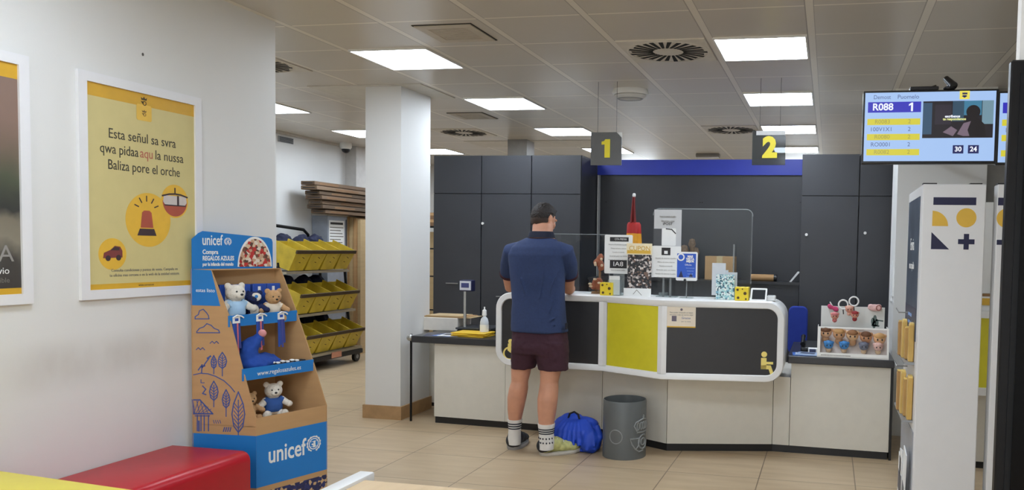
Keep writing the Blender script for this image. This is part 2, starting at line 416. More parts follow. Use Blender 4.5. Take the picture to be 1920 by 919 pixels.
# ---- swirl air diffusers
def swirl(j, r, label):
    x, y = cell(j, r); z = CEIL; t = thing('swirl_vent', label, 'air vent', (x,y,z), 0, 'round swirl vents in the ceiling')
    MB().box(x-.298,y-.298,z-.007,x+.298,y+.298,z+.002).build('face_plate', mat('vent_enamel',(206,199,186),.45), t)
    sl = MB(); n = 26
    for k in range(n):
        a = 2*pi*k/n; s_ = .25 if k % 2 else .27
        r0 = .105; w0, w1 = .009, .0155
        d = Vector((cos(a),sin(a),0)); q = Vector((-sin(a),cos(a),0)); c = Vector((x,y,z-.0095)); sk = .03
        sl.prism([c+d*r0-q*w0/1, c+d*s_-q*(w1-sk), c+d*s_+q*(w1+sk)*1.0, c+d*r0+q*w0], (0,0,.004))
    sl.build('slots', mat('vent_dark_slots',(14,14,14),.8), t)
    MB().lathe([(.001,z-.013),(.07,z-.013),(.088,z-.008)],(x,y,0),24).build('hub', mat('vent_hub',(204,198,186),.45), t, True)
    MB().lathe([(.281,z-.004),(.272,z-.0105),(.28,z-.0105),(.288,z-.004)],(x,y,0),48,cap=False).build('rim', mat('vent_enamel',(172,165,152)), t, True)
swirl(3,0,'round black slotted swirl vent nearest the camera, left of the large lit panel')
swirl(3,6,'round slotted swirl vent farther back, just left of the number 2 sign')
swirl(-2,6,'round slotted swirl vent between the white column and the dark cabinets')
swirl(-2,0,'round swirl vent peeking out at the top end of the left wall')

# ---- square ceiling hatches with louvre grilles
def hatch(j, r, label, ox=0, oy=0):
    x, y = cell(j, r); x += ox; y += oy; z = CEIL; t = thing('ceiling_grille', label, 'air grille', (x,y,z), 0, 'square louvred grilles in the ceiling')
    gap = MB(); fr = MB()
    for a,b,c,d in ((-.2,-.2,.2,-.192),(.192,-.192,.2,.2),(-.2,.192,.192,.2),(-.2,-.192,-.192,.192)): gap.box(x+a,y+b,z-.004,x+c,y+d,z+.002)
    gap.build('shadow_gap', mat('gap_black',(34,30,26),.8), t)
    for a,b,c,d in ((-.19,-.19,.19,-.13),(.13,-.13,.19,.19),(-.19,.13,.13,.19),(-.19,-.13,-.13,.13)): fr.box(x+a,y+b,z-.009,x+c,y+d,z+.002)
    fr.build('frame', mat('grille_enamel',(188,178,162),.5), t)
    lv = MB()
    for k in range(13): yy = y-.12+k*.02; lv.box(x-.13,yy-.005,z-.007,x+.13,yy+.005,z+.001)
    lv.build('louvres', mat('grille_enamel',(160,148,130)), t)
hatch(1,-1,'square louvred ceiling grille with a dark gap, nearest the camera', .03, -.02)
hatch(-1,4,'square ceiling grille behind the white column, above the round vent', .0, .06)

# ---- white units on the ceiling
t = thing('ceiling_purifier', 'white rounded ceiling unit above the number 1 sign wires', 'ceiling unit', (-1.717,6.72,CEIL))
MB().lathe([(.001,CEIL),(.15,CEIL),(.158,CEIL-.03),(.15,CEIL-.045),(.001,CEIL-.045)],(-1.717,6.72,0),40,1,.8).build('body', WHITE, t, True)
MB().lathe([(.13,CEIL-.04),(.142,CEIL-.055),(.11,CEIL-.08),(.001,CEIL-.085)],(-1.717,6.72,0),40,1,.8).build('lower_dome', mat('unit_dome',(205,203,198),.4), t, True)
MB().lathe([(.10,CEIL-.079),(.112,CEIL-.076),(.112,CEIL-.08),(.10,CEIL-.084),(.10,CEIL-.079)],(-1.717,6.72,0),40,1,.8,False).build('seam', GREYM, t)
t = thing('emergency_light', 'small flat grey emergency light on the ceiling above the blue band', 'emergency light', (-1.73,11.3,CEIL))
MB().box(-1.9,11.24,CEIL-.05,-1.56,11.36,CEIL).bevel(.01).build('housing', mat('emergency_housing',(150,146,140),.5), t)
MB().box(-1.88,11.25,CEIL-.06,-1.58,11.35,CEIL-.049).build('lens', PAPER, t)
# dome camera under the ceiling by the back left wall
p = at_z(641,268,CEIL); t = thing('dome_camera', 'white dome camera with black eye under the ceiling of the back room', 'security camera', (p.x+.06,p.y,CEIL))
MB().lathe([(.001,CEIL),(.075,CEIL),(.078,CEIL-.06),(.06,CEIL-.085),(.001,CEIL-.085)],(p.x+.06,p.y,0),24).build('housing', WHITE, t, True)
MB().ell((p.x+.06,p.y,CEIL-.09),(.055,.055,.05)).build('dome', BLACK, t, True)
F = Fr((-6.748,8.95,2.82),(0,1,0)); t = thing('wall_grille', 'small grey vent grille high on the back room wall', 'air grille', (-6.75,8.95,2.82))
MB().slab(F,rect(-.14,-.035,.14,.035),0,.012).build('frame', GREYM, t)
b = MB()
for k in range(4): b.slab(F,rect(-.125,-.028+k*.016,.125,-.02+k*.016),.012,.015)
b.build('slats', mat('vent_dark_slots',(14,14,14)), t)

# ---- hanging number signs
def numsign(n, px0, label, see):
    Y = 6.38; a, b_ = at_y(px0,247,Y), at_y(px0+59,310,Y); z0, z1 = 2.228, 2.498; w = .262; cx = (a.x+b_.x)/2
    t = thing('number_sign', label, 'sign', (cx,Y,z0), 0, 'hanging counter number signs')
    c = .045
    o = [(-w/2,z0),(w/2,z0),(w/2,z1-c),(w/2-c,z1),(-w/2,z1)]
    MB().prism([(cx+u,Y,v) for u,v in o],(0,.012,0)).build('plate', SMOKE if see else mat('grey_sign_plate',(88,88,86),.3), t)
    F = Fr((cx,Y,0),(1,0,0))
    if see: MB().slab(F,rect(-w/2+.03,z1-.035,w/2-.002,z1-.002),.001,.004).build('top_strip', mat('sign_strip',(190,188,186),.4), t)
    else: MB().prism([(cx+u,Y+.014,v) for u,v in ((w/2-c,z1),(w/2,z1),(w/2,z1-c))],(0,.004,0)).build('corner_patch', PAPER, t)
    if n == '1': MB().slab(F,[(-.012,2.29),(.034,2.29),(.034,2.44),(-.006,2.44),(-.016,2.426),(-.038,2.42),(-.038,2.396),(-.012,2.398)],.0,.005).build('number', YEL, t)
    else: text('number', n, F, .008, (z0+z1)/2-.004, .215, YEL, t, w=.004, bold=.012, ext=.003)
    wr = [MB().tube([(cx+dx,Y+.006,z1-.005),(cx+dx,Y+.006,CEIL)],.0016,6).build('wire', mat('dark_wire',(60,58,56),.5), t) for dx in (-.075,.085)]
numsign('1',1107,'grey hanging sign with a yellow number 1', False)
numsign('2',1412,'translucent grey hanging sign with a yellow number 2', True)

# ================================================================== DARK CABINETS AND NICHE BEHIND THE COUNTER
CZ, CSPL = 2.482, 2.084
def cabinet(x0, x1, label, knob=None, handle=None):
    t = thing('storage_cabinet', label, 'cabinet', ((x0+x1)/2,8.1,0), 0, 'tall dark storage cabinets')
    MB().box(x0,7.82,0,x1,8.398,CZ).build('carcass', CAB, t)
    g = .0035
    MB().box(x0+g,7.8,CSPL+g,x1-g,7.819,CZ-.002).bevel(.0015,1).build('upper_door', CAB, t)
    d = MB().box(x0+g,7.8,.08,x1-g,7.819,CSPL-g).bevel(.0015,1).build('lower_door', CAB, t)
    if knob: p = at_y(*knob,7.79); MB().tube([(p.x,7.8,p.z),(p.x,7.785,p.z)],[.012,.014],14).build('knob', mat('pale_knob',(225,224,220),.3), d, True)
    if handle:
        p, q = at_y(*handle[0],7.79), at_y(*handle[1],7.79); MB().box(p.x,7.785,p.z-.005,q.x,7.8,p.z+.005).build('handle', STEEL, d)
cabinet(-4.118,-3.577,'tall dark cabinet at the left end, behind the parcel scale', None, ((836,531),(858,531)))
cabinet(-3.573,-3.026,'tall dark cabinet between two others, behind the bottle and left of the man', (905,419), ((930,556),(948,556)))
cabinet(-3.022,-2.493,'tall dark cabinet directly behind the head of the man')
cabinet(-.277,.262,'tall dark cabinet right of the niche, behind the blue chair', (1512,440))
cabinet(.266,.80,'tall dark cabinet at the right, beside the white pillar', (1622,437))
NB = 8.40
t = thing('niche_back', 'dark back panel of the recess between the tall cabinets', 'wall panel', (-1.385,NB,0))
MB().box(-2.49,NB,0,-.28,NB+.02,2.335).build('panel', CAB, t)
b = MB()
for x,y in ((1137,379),(1313,380),(1317,380),(1313,440),(1501,380)): p = at_y(x,y,NB); b.tube([(p.x,NB+.001,p.z),(p.x,NB-.004,p.z)],.009,10)
b.build('screw_caps', BLACK, t)
t = thing('blue_fascia', 'deep blue band across the top of the dark recess', 'panel', (-1.385,NB,2.335))
MB().box(-2.49,NB-.03,2.335,-.28,NB+.02,2.497).build('board', mat('deep_blue_panel',(30,52,170),.35,var=.03), t)
t = thing('upright_post', 'thin grey upright post at the left side of the dark recess', 'post', (-2.46,8.36,0))
MB().box(-2.476,8.35,0,-2.452,8.37,2.33).build('post', GREYM, t)
t = thing('back_sideboard', 'low dark sideboard against the back of the recess', 'cabinet', (-1.385,8.15,0))
MB().box(-2.44,7.95,0,-.285,8.39,1.215).build('carcass', CAB, t); MB().box(-2.445,7.93,1.215,-.282,8.392,1.24).build('top', mat('dark_top',(46,46,49),.35), t)
b = thing('cardboard_box', 'brown cardboard box on the dark sideboard, seen through the clear screen', 'box', (-.98,8.15,1.24))
p, q = at_y(1322,480,8.1), at_y(1376,513,8.1)
MB().box(p.x,8.1,1.24,q.x,8.32,p.z).bevel(.004,1).build('carton', KRAFT, b)
MB().box((p.x+q.x)/2-.03,8.098,1.245,(p.x+q.x)/2+.03,8.322,p.z+.001).build('tape', mat('parcel_tape',(200,176,132),.3), b)
p, q = at_y(1408,517,8.1), at_y(1456,527,8.1)
b = thing('parcel_tube', 'pale brown rolled parcel lying on the sideboard right of the clear screen', 'parcel', (p.x,8.1,1.24))
MB().tube([(p.x,8.12,1.275),(q.x-.02,8.12,1.275)],.034,16).build('roll', KRAFT, b, True); MB().tube([(q.x-.03,8.12,1.275),(q.x,8.12,1.275)],.035,16).build('end_cap', BLACK, b, True)
b = thing('paper_wedge', 'white folded paper propped at the right end of the sideboard', 'paper', (-.36,8.1,1.24))
p, q = at_y(1480,526,8.1), at_y(1500,512,8.1)
MB().prism([(p.x,8.08,1.241),(p.x+.02,8.08,1.241),(q.x,8.08,q.z+.01),(q.x-.025,8.08,q.z+.012)],(0,.1,0)).build('sheet', PAPER, b)
b = thing('display_figures', 'small brown ornaments behind the clear screen on the sideboard', 'ornament', (-1.12,8.1,1.24))
for k,(x,y,r) in enumerate(((1283,470,.05),(1296,458,.045),(1301,474,.045))):
    p = at_y(x,y,8.1); MB().lathe([(.001,1.24),(r*.8,1.24),(r,1.27),(r*.5,p.z-.05),(r*.9,p.z),(r*.6,p.z+.05),(.001,p.z+.06)],(p.x,8.1+.05*k,0),14).build('figure', mat('ornament_brown',(120,96,74),.5,var=.4,scale=40), b, True)

# ================================================================== SERVICE COUNTER
P = [(-3.32,6.32),(-1.79,6.25),(-1.18,5.92),(-.39,6.126),(.477,6.108)]
def fy(x):
    for (a,b),(c,d) in zip(P,P[1:]):
        if a <= x <= c: return b+(d-b)*(x-a)/(c-a)
    return P[-1][1]
ct = thing('service_counter', 'long white service counter with a raised rounded box front of black and yellow panels', 'counter', (-1.4,6.5,0))
def basep(xs, z0, z1, inset=0): return [(x, fy(x)+inset, z0) for x in xs] + [(xs[-1],6.95,z0),(xs[0],6.95,z0)]
for xs, z1 in (((-3.32,-2.655),.695),((-2.652,-1.792),.585),((-1.788,-1.182),.585),((-1.178,-.392),.585),((-.388,-.262),.585),((-.258,.477),.695)):
    MB().prism(basep(xs,.058,z1),(0,0,z1-.058)).build('base_panel', LAM, ct)
MB().prism([(x,fy(x)+.012,0) for x in (-3.315,-1.79,-1.18,-.39,.47)]+[(.47,6.94,0),(-3.315,6.94,0)],(0,0,.057)).build('plinth', mat('black_plinth',(26,26,28),.4), ct)
MB().box(.479,6.10,0,.497,6.95,.70).build('end_panel', BLACK, ct)
WT = mat('dark_worktop',(50,50,52),.3)
MB().plan([(-3.52,6.285),(-2.625,6.255),(-2.625,7.05),(-3.52,7.05)],.697,.755).bevel(.006).build('worktop', WT, ct)
MB().plan([(-.285,6.085),(.50,6.075),(.50,7.05),(-.285,7.05)],.697,.755).bevel(.006).build('worktop', WT, ct)
B = [Vector((-2.612,5.985,0)),Vector((-1.70,5.93,0)),Vector((-1.185,5.685,0)),Vector((-.303,5.825,0))]
SL = [(B[i+1]-B[i]).length for i in range(3)]; S1, S2, S3 = SL[0], SL[0]+SL[1], sum(SL)
def bend(s, z, d=0):
    i = 0 if s <= S1 else 1 if s <= S2 else 2; s0 = (0,S1,S2)[i]
    p = B[i] + (B[i+1]-B[i])*((s-s0)/SL[i]); return Vector((p.x,p.y+d,z))
Z0, Z1, FWD = .588, 1.176, .05
def loop(off, r):
    a,b,c,d = off, Z0+off, S3-off, Z1-off; p = []
    def arc(cx,cy,a0): return [(cx+r*cos(radians(a0+90*i/8)), cy+r*sin(radians(a0+90*i/8))) for i in range(9)]
    p += arc(c-r,d-r,0)+[(S2,d),(S1,d)]+arc(a+r,d-r,90)+arc(a+r,b+r,180)+[(S1,b),(S2,b)]+arc(c-r,b+r,270); return p
def shell_ring(off, r, d): return [bend(s,z,d) for s,z in loop(off,r)]
DEP = .50
sh = MB(); rings = [shell_ring(FWD+.004,.075,.03), shell_ring(FWD,.078,.004), shell_ring(FWD-.004,.082,0), shell_ring(.005,.125,0), shell_ring(0,.13,.006), shell_ring(0,.13,DEP-.005), shell_ring(.004,.126,DEP), shell_ring(.03,.10,DEP), shell_ring(.03,.10,.032)]
sh.loft(rings, cap=False)
sh.build('box_frame', SHELLW, ct, True)
for s in (S1, S2):
    a0, m0, b0 = bend(s-.036,0), bend(s,0), bend(s+.036,0)
    MB().plan([(a0.x,a0.y),(m0.x,m0.y),(b0.x,b0.y),(b0.x,b0.y+.03),(m0.x,m0.y+.03),(a0.x,a0.y+.03)],Z0+.04,Z1-.04).build('frame_upright', SHELLW, ct)
FB = [Fr(B[i], B[i+1]-B[i]) for i in range(3)]
def corner(u0,v0,u1,v1,r,left):
    full = rrect(u0,v0,u1,v1,r)
    return full[7:21]+[(u1,v0),(u1,v1)] if left else full[:7]+[(u0,v1),(u0,v0)]+full[21:]
v0, v1 = Z0+FWD-.002, Z1-FWD+.002
BP = mat('black_counter_panel',(46,46,48),.4,var=.04)
MB().slab(FB[0], corner(FWD-.002,v0,SL[0]-.034,v1,.075,True),-.028,-.010).build('front_panel', BP, ct)
tag(MB().slab(FB[1], rect(.034,v0,SL[1]-.034,v1),-.028,-.010).build('front_panel', LIME, ct), 'lime yellow front panel')
MB().slab(FB[2], corner(.034,v0,SL[2]-FWD+.002,v1,.075,False),-.028,-.010).build('front_panel', BP, ct)
# pictograms
SY = mat('pictogram_yellow',(250,228,130),.5,var=.01)
F = FB[0]; m = MB(); (wu,wv), = pix(F,(955,655)); W = -.009
m.ring(F,wu-.005,wv-.035,.047,.013,W,W+.002); m.disc(F,wu+.006,wv+.062,.02,W,W+.002); m.slab(F,[(wu-.016,wv+.045),(wu+.028,wv+.045),(wu+.034,wv-.02),(wu+.012,wv-.032),(wu-.02,wv-.01)],W,W+.0025)
m.stroke(F,[(wu+.02,wv-.02),(wu+.055,wv-.04),(wu+.07,wv-.085)],.018,W,W+.002); m.build('wheelchair_symbol', SY, ct)
F = FB[2]; m = MB(); q = pix(F,(1433,666),(1429,676),(1441,676),(1441,686),(1449,686),(1449,693),(1429,695),(1441,693),(1441,707),(1449,707))
(hu,hv) = q[0]; m.disc(F,hu,hv+.004,.021,W,W+.002)
m.slab(F, rect(hu-.022,hv-.105,hu+.018,hv-.022),W,W+.002); m.slab(F, rect(hu+.018,hv-.068,hu+.066,hv-.05),W,W+.002)
m.slab(F, rect(hu-.022,hv-.105,hu+.05,hv-.075),W,W+.002); m.slab(F,[(hu+.026,hv-.08),(hu+.052,hv-.08),(hu+.074,hv-.142),(hu+.048,hv-.142)],W,W+.002)
m.build('seated_person_symbol', SY, ct)
(nu,nv),(ou,ov) = pix(F,(1251,575),(1304,615))
nt_ = thing('counter_notice', 'small white notice stuck to the corner of the right black counter panel', 'notice', F(nu,ov,0))
MB().slab(F, rect(nu,ov,ou,nv),-.008,-.003).build('card', mat('notice_card',(238,226,206),.6,var=.02), nt_)
b = MB(); cx_ = (nu+ou)/2
b.disc(F,cx_,nv-.02,.009,-.003,-.002); b.slab(F, rect(nu+.035,ov+.045,nu+.07,ov+.085),-.003,-.0022); b.build('printed_marks', mat('notice_print',(112,104,118),.6), nt_)
for k, s in enumerate(('Para poder ofrecerle un mejor','servicio coja su turno aqui')): text('printed_line', s, F, cx_, nv-.042-.016*k, .016, GREYINK, nt_, w=-.0025, width=.17)
text('printed_line','Gracias', F, cx_+.035, ov+.07, .022, LINEBLUE, nt_, w=-.0025); text('printed_line','por su visita', F, cx_+.035, ov+.045, .014, GREYINK, nt_, w=-.0025)
MB().slab(F, rect(nu,ov,ou,ov+.009),-.003,-.0018).build('yellow_edge', OCHRE, nt_)

# ---- gate between column and counter
t = thing('counter_gate', 'pale low gate panel between the white column and the counter', 'gate', (-3.6,6.98,0))
MB().box(-3.86,6.98,.035,-3.36,7.01,.70).build('panel', LAM, t); MB().box(-3.86,6.985,0,-3.36,7.005,.033).build('plinth', BLACK, t)
b = MB().tube([(-3.66,6.97,.60),(-3.56,6.955,.60),(-3.5,6.97,.6)],.014,10); b.build('latch', STEEL, t, True)
t = thing('gate_post', 'slim black post with steel knob at the left end of the counter', 'post', (-3.545,6.30,0))
MB().tube([(-3.545,6.33,0),(-3.545,6.33,.765)],.010,10).build('post', BLKM, t, True)
MB().ell((-3.545,6.31,.735),(.03,.025,.03)).build('knob', STEEL, t, True)

# ---- things on the left worktop
WZ = .755
t = thing('white_carton', 'white carton with kraft sheets on top at the left end of the counter', 'box', (-3.35,6.8,WZ))
p, q = at_y(788,606,6.75), at_y(858,630,6.75)
MB().box(p.x,6.75,WZ,q.x,7.03,WZ+.12).bevel(.004,1).build('carton', mat('white_carton',(222,216,206),.6), t)
for k in range(3): MB().box(p.x+.01+.02*k,6.76,WZ+.121+.006*k,q.x+.12-.05*k,7.02,WZ+.126+.006*k).build('kraft_sheet', KRAFT if k % 2 else KRAFTL, t)
p = at_y(868,601,6.62)
t = thing('parcel_scale', 'parcel scale with a display head on a tall pole, on the left worktop', 'scale', (p.x+.1,6.72,WZ))
MB().box(p.x-.05,6.60,WZ+.0,p.x+.27,6.9,WZ+.035).bevel(.008).build('base', BLACK, t); MB().box(p.x-.06,6.59,WZ+.036,p.x+.28,6.91,WZ+.055).bevel(.006).build('platform', mat('scale_plate',(84,86,90),.3,.6), t)
MB().tube([(p.x,6.66,WZ+.05),(p.x,6.66,1.15)],.014,12).build('pole', STEEL, t, True)
a, b_ = at_y(861,525,6.62), at_y(884,547,6.62)
h = MB().box(a.x,6.62,b_.z,b_.x,6.70,a.z).bevel(.008).build('display_head', mat('dark_blue_case',(30,34,72),.4), t)
MB().box(a.x+.008,6.614,b_.z+.012,b_.x-.006,6.622,a.z-.008).build('bezel', mat('pale_bezel',(206,208,214),.4), h); MB().box(a.x+.024,6.611,b_.z+.034,b_.x-.022,6.6145,a.z-.026).build('screen', emis('scale_screen',(52,60,120),.6), h)
t = thing('yellow_envelopes', 'yellow padded envelopes lying on the left worktop', 'envelope', (-3.0,6.45,WZ))
p, q = at_y(846,620,6.42), at_y(926,628,6.42)
for k in range(3):
    M_ = Matrix.Translation(((p.x+q.x)/2,6.45,WZ+.013*k)) @ Matrix.Rotation(radians((-4,5,-2)[k]),4,'Z')
    MB().box(-.165,-.11,.001,.15,.11,.011,M_).bevel(.004).build('envelope', mat('yellow_envelope',(232,190,44),.5,var=.04), t)
t = thing('blue_leaflets', 'blue and white leaflets fanned out on the left worktop edge', 'leaflet', (-3.3,6.42,WZ))
for k,(x,y,a) in enumerate(((822,627,18),(848,627,-8),(866,625,5))):
    p = at_z(x,y,WZ); M_ = Matrix.Translation((p.x,6.42,WZ+.002*k)) @ Matrix.Rotation(radians(a),4,'Z')
    MB().box(-.09,-.1,.0005,.09,.1,.002,M_).build('sheet', (mat('leaflet_navy',(50,58,92),.4),mat('leaflet_blue',(116,146,206),.4),PAPER)[k], t)
    MB().box(-.07,-.03,.0021,.03,.06,.0026,M_).build('picture', mat('leaflet_dark',(42,44,62),.4), t)
p = at_y(919,598,6.62)
t = thing('sanitizer_bottle', 'clear pump bottle with a white cap on the left worktop by the man', 'bottle', (p.x,6.5,WZ))
MB().lathe([(.001,WZ),(.036,WZ),(.038,WZ+.02),(.038,WZ+.12),(.03,WZ+.15),(.014,WZ+.17),(.014,WZ+.18)],(p.x,6.5,0),24).build('body', mat('bottle_plastic',(205,210,214),.25), t, True)
MB().lathe([(.014,WZ+.176),(.02,WZ+.18),(.018,WZ+.225),(.006,WZ+.235),(.006,WZ+.255),(.001,WZ+.255)],(p.x,6.5,0),16).build('cap', PAPER, t, True)
MB().lathe([(.0385,WZ+.03),(.0388,WZ+.03),(.0388,WZ+.1),(.0385,WZ+.1)],(p.x,6.5,0),24,cap=False).build('label', PAPER, t, True)

# ---- things on top of the raised counter box
TZ = Z1
def sheet(name, px_, Y, thick=.003, bottom=None, r=.004):
    """upright card whose face corners are measured at depth Y"""
    a, b = at_y(px_[0],px_[1],Y), at_y(px_[2],px_[3],Y); z0 = bottom if bottom is not None else b.z
    F = Fr(((a.x+b.x)/2,Y,(z0+a.z)/2),(1,0,0)); w, h = (b.x-a.x)/2, (a.z-z0)/2
    return F, w, h
# clear screens
t = thing('clear_screen', 'large clear acrylic screen with rounded corners on the right half of the counter', 'screen', (-.97,6.12,TZ))
F = Fr((-.97,6.124,0),(1,0,0)); o = [(.39,TZ+.001)]+rrect(-.39,TZ+.1,.39,1.862,.05)[:14]+[(-.39,TZ+.001)]
MB().slab(F,o,0,.006).build('sheet', ACRYL, t); MB().stroke(F,o[1:-1],.007,-.0006,.0066).build('polished_edge', glass('acrylic_edge',(225,232,232),.35,.1,(200,205,205)), t)
for u in (-.3,.3): MB().slab(F,rect(u-.03,TZ,u+.03,TZ+.03),-.03,.03).build('foot', glass('acrylic_foot',(235,240,240),.15,.05), t)
t = thing('clear_screen', 'clear acrylic screen on the counter right behind the man', 'screen', (-2.05,6.32,TZ))
F = Fr((-2.05,6.32,0),(1,0,0)); MB().slab(F,rect(-.30,TZ+.001,.285,1.655),0,.006).build('sheet', ACRYL, t)
MB().stroke(F,[(-.30,1.655),(.285,1.655),(.285,TZ)],.006,-.0006,.0066).build('polished_edge', glass('acrylic_edge',(225,232,232)), t)
MB().slab(F,rect(.2,TZ,.26,TZ+.03),-.03,.03).build('foot', glass('acrylic_foot',(235,240,240)), t)
def lines(F, m, parent, u0, u1, v, n, dv, s=.012, words=('Horario de atencion al publico','Oficina de lunes a viernes','Consulte en ventanilla','Gracias por su visita')):
    for k in range(n): text('printed_line', words[k % len(words)], F, (u0+u1)/2, v-dv*k, s, m, parent, width=(u1-u0)*(1,.8,.62,.9)[k % 4])
# two page notice on a stand
F, w, h = sheet('n',(1134,440,1185,514),6.05)
t = thing('notice_stand', 'white two page notice on a clear stand, left of the leaflet holder', 'notice', (F.o.x,6.07,TZ))
MB().slab(F,rrect(-w,-h,w,h,.01),-.004,0).build('card', PAPER, t)
MB().slab(F,rect(-w*.62,h*.66,w*.72,h*.88),0,.001).build('black_box', INK, t); text('heading','CITA PREVIA',F,w*.15,h*.77,.022,PAPER,t,width=w*.85)
MB().slab(F,rect(-w*.6,-h*.72,w*.62,-h*.3),0,.001).build('black_box', INK, t); text('heading','IA8',F,0,-h*.51,.05,PAPER,t,width=w*.7)
lines(F, GREYINK, t, -w*.7, w*.7, h*.5, 5, .03); lines(F, GREYINK, t, -w*.5,w*.5,-h*.82,1,.02)
MB().box(F.o.x-.05,6.05,TZ,F.o.x+.06,6.12,TZ+.012).build('stand_base', glass('acrylic_foot',(235,240,240)), t)
MB().box(F.o.x-.04,6.055,TZ+.01,F.o.x+.05,6.065,F.o.z-h+.03).build('stand_stem', glass('acrylic_foot',(235,240,240)), t)
# folder of loose cards beside it
p, q = at_y(1141,517,6.02), at_y(1164,553,6.02)
t = thing('card_holder', 'clear acrylic holder with pale cards beside the left yellow cube', 'holder', ((p.x+q.x)/2,6.03,TZ))
MB().box(p.x,6.0,TZ,q.x,6.05,p.z-.03).build('pocket', glass('acrylic_foot',(235,240,240)), t)
for k in range(3): MB().box(p.x+.008,6.008+.012*k,TZ+.006,q.x-.008,6.012+.012*k,p.z-.01*k).build('card', (PAPER,mat('grey_card',(176,176,178),.6),mat('black_card',(36,36,38),.5))[k], t)
# yellow cubes with dark spots
def cube(x0,y0,x1,y1,Y,label):
    a, b = at_y(x0,y0,Y), at_y(x1,y1,Y); s = (b.x-a.x); cx = (a.x+b.x)/2
    t = thing('yellow_cube', label, 'box', (cx,Y+s/2,TZ), 0, 'small yellow cubes on the counter')
    MB().box(cx-s/2,Y,TZ,cx+s/2,Y+s,TZ+s).bevel(.003,1).build('carton', mat('cube_yellow',(236,208,40),.5,var=.02), t)
    d = MB(); F = Fr((cx,Y,TZ+s/2),(1,0,0)); F2 = Fr((cx,Y+s/2,TZ+s),(1,0,0),(0,1,0))
    for u,v,r in ((-.3,.3,.09),(.25,.05,.12),(-.25,-.28,.1),(.32,-.36,.07),(.05,.36,.05)): d.disc(F,u*s,v*s,r*s,0,.001,14)
    for u,v,r in ((-.2,.2,.1),(.25,-.2,.1)): d.disc(F2,u*s,v*s,r*s,0,.001,14)
    d.build('dark_spots', mat('cube_spots',(84,62,20),.6), t)
cube(1125,531,1148,553,5.98,'small yellow cube with dark spots at the left, beside the man')
cube(1378,539,1403,561,5.86,'small yellow cube with dark spots at the right, beside the payment terminal')
# brown fabric flowers at the left
for k,(x0,y0,x1,y1,Y,lb) in enumerate(((1112,474,1137,512,6.22,'upper cluster of brown ornament flowers behind the left notice'),(1100,517,1134,547,6.16,'lower reddish brown ornament bunch on the counter beside the man'))):
    a, b = at_y(x0,y0,Y), at_y(x1,y1,Y); t = thing('flower_ornament', lb, 'ornament', ((a.x+b.x)/2,Y,TZ))
    cx, cz, rx, rz = (a.x+b.x)/2,(a.z+b.z)/2,(b.x-a.x)/2,(a.z-b.z)/2
    m = MB(); rnd = random.Random(k)
    for i in range(9):
        an = rnd.random()*6.28; rr = rnd.random()*.6; m.ell((cx+rx*rr*cos(an),Y+.02*rnd.random(),cz+rz*rr*sin(an)),(rx*.42,.03,rz*.36),Euler((rnd.random(),rnd.random(),rnd.random())).to_matrix(),10,8)
    fuse(m,'petals', mat('terracotta_cloth',(148,84,56),.7,var=.3,scale=30), t, .005, 2)
    c = MB()
    for i in range(4): an = rnd.random()*6.28; c.ell((cx+rx*.5*cos(an),Y-.03,cz+rz*.6*sin(an)),(rx*.2,.01,rz*.15),None,8,6)
    c.build('pale_tips', mat('ornament_cream',(206,180,150),.7), t, True)
    MB().tube([(cx,Y+.01,TZ),(cx,Y+.01,cz)],.01,8).build('stem', KRAFTD, t, True)
    MB().lathe([(.001,TZ),(.04,TZ),(.035,TZ+.02),(.001,TZ+.02)],(cx,Y+.01,0),16).build('base', KRAFTD, t, True)
# leaflet holder with dark photo
F, w, h = sheet('l',(1171,455,1221,553),6.0,bottom=TZ)
t = thing('leaflet_holder', 'leaflet holder with yellow header and dark photo print in the middle of the counter', 'leaflet', (F.o.x,6.02,TZ))
MB().slab(F,rect(-w*.75,-h*.72,w*.98,h*.56),-.006,-.003).build('photo_print', photo_mat('crowd_photo',[(24,24,28),(60,58,60),(150,140,136),(34,34,40),(210,200,194),(28,28,30),(116,92,80),(44,46,52)],70), t)
MB().slab(F,rect(-w*.85,h*.56,w,h*.98),-.006,-.003).build('header', mat('header_cream',(240,226,190),.6), t)
MB().slab(F,rect(-w*.8,h*.6,w*.9,h*.72),-.003,-.002).build('header_band', OCHRE, t)
text('header_text','CUPON',F,w*.1,h*.79,.05,mat('header_yellow',(206,160,40),.5),t,w=-.0024,width=w*1.5)
MB().slab(F,rect(-w,-h,w*.98,-h*.7),-.003,.002).build('front_pocket', PAPER, t); MB().box(F.o.x-w,6.0,TZ,F.o.x+w*.98,6.08,TZ+.006).build('base', PAPER, t)
MB().stroke(F,[(-w*.3,-h*.92),(-w*.05,-h*.76),(w*.3,-h*.95)],.004,.002,.003).build('pocket_print', GREYINK, t)
# tall upper sheet on the big screen, with a white box shape, and the lower page on a stand
F, w, h = sheet('s1',(1227,393,1277,462),6.11)
t = thing('screen_poster', 'pale grey page taped to the upper left of the large clear screen', 'notice', F.o)
MB().slab(F,rect(-w,-h,w,h),-.002,0).build('sheet', mat('grey_page',(196,196,196),.5,var=.02), t)
MB().slab(F,rect(-w,-h*.98,-w*.42,-h*.05),0,.001).build('dark_photo', mat('page_dark_photo',(74,76,80),.5), t)
MB().slab(F,rrect(-w*.42,-h*.98,w*.62,h*-.02,.01),0,.002).build('white_shape', PAPER, t); MB().stroke(F,[(-w*.1,-h*.05),(w*.3,-h*.08),(w*.58,-h*.3)],.008,.002,.003).build('dark_curve', INK, t)
lines(F, GREYINK, t, -w*.6,w*.6,h*.62,2,.035,.02); text('heading','iPOST',F,0,h*.22,.03,INK,t)
F, w, h = sheet('s2',(1222,461,1276,521),6.03)
t = thing('notice_stand', 'white page with small dark picture on two clear posts, in front of the large screen', 'notice', (F.o.x,6.04,TZ))
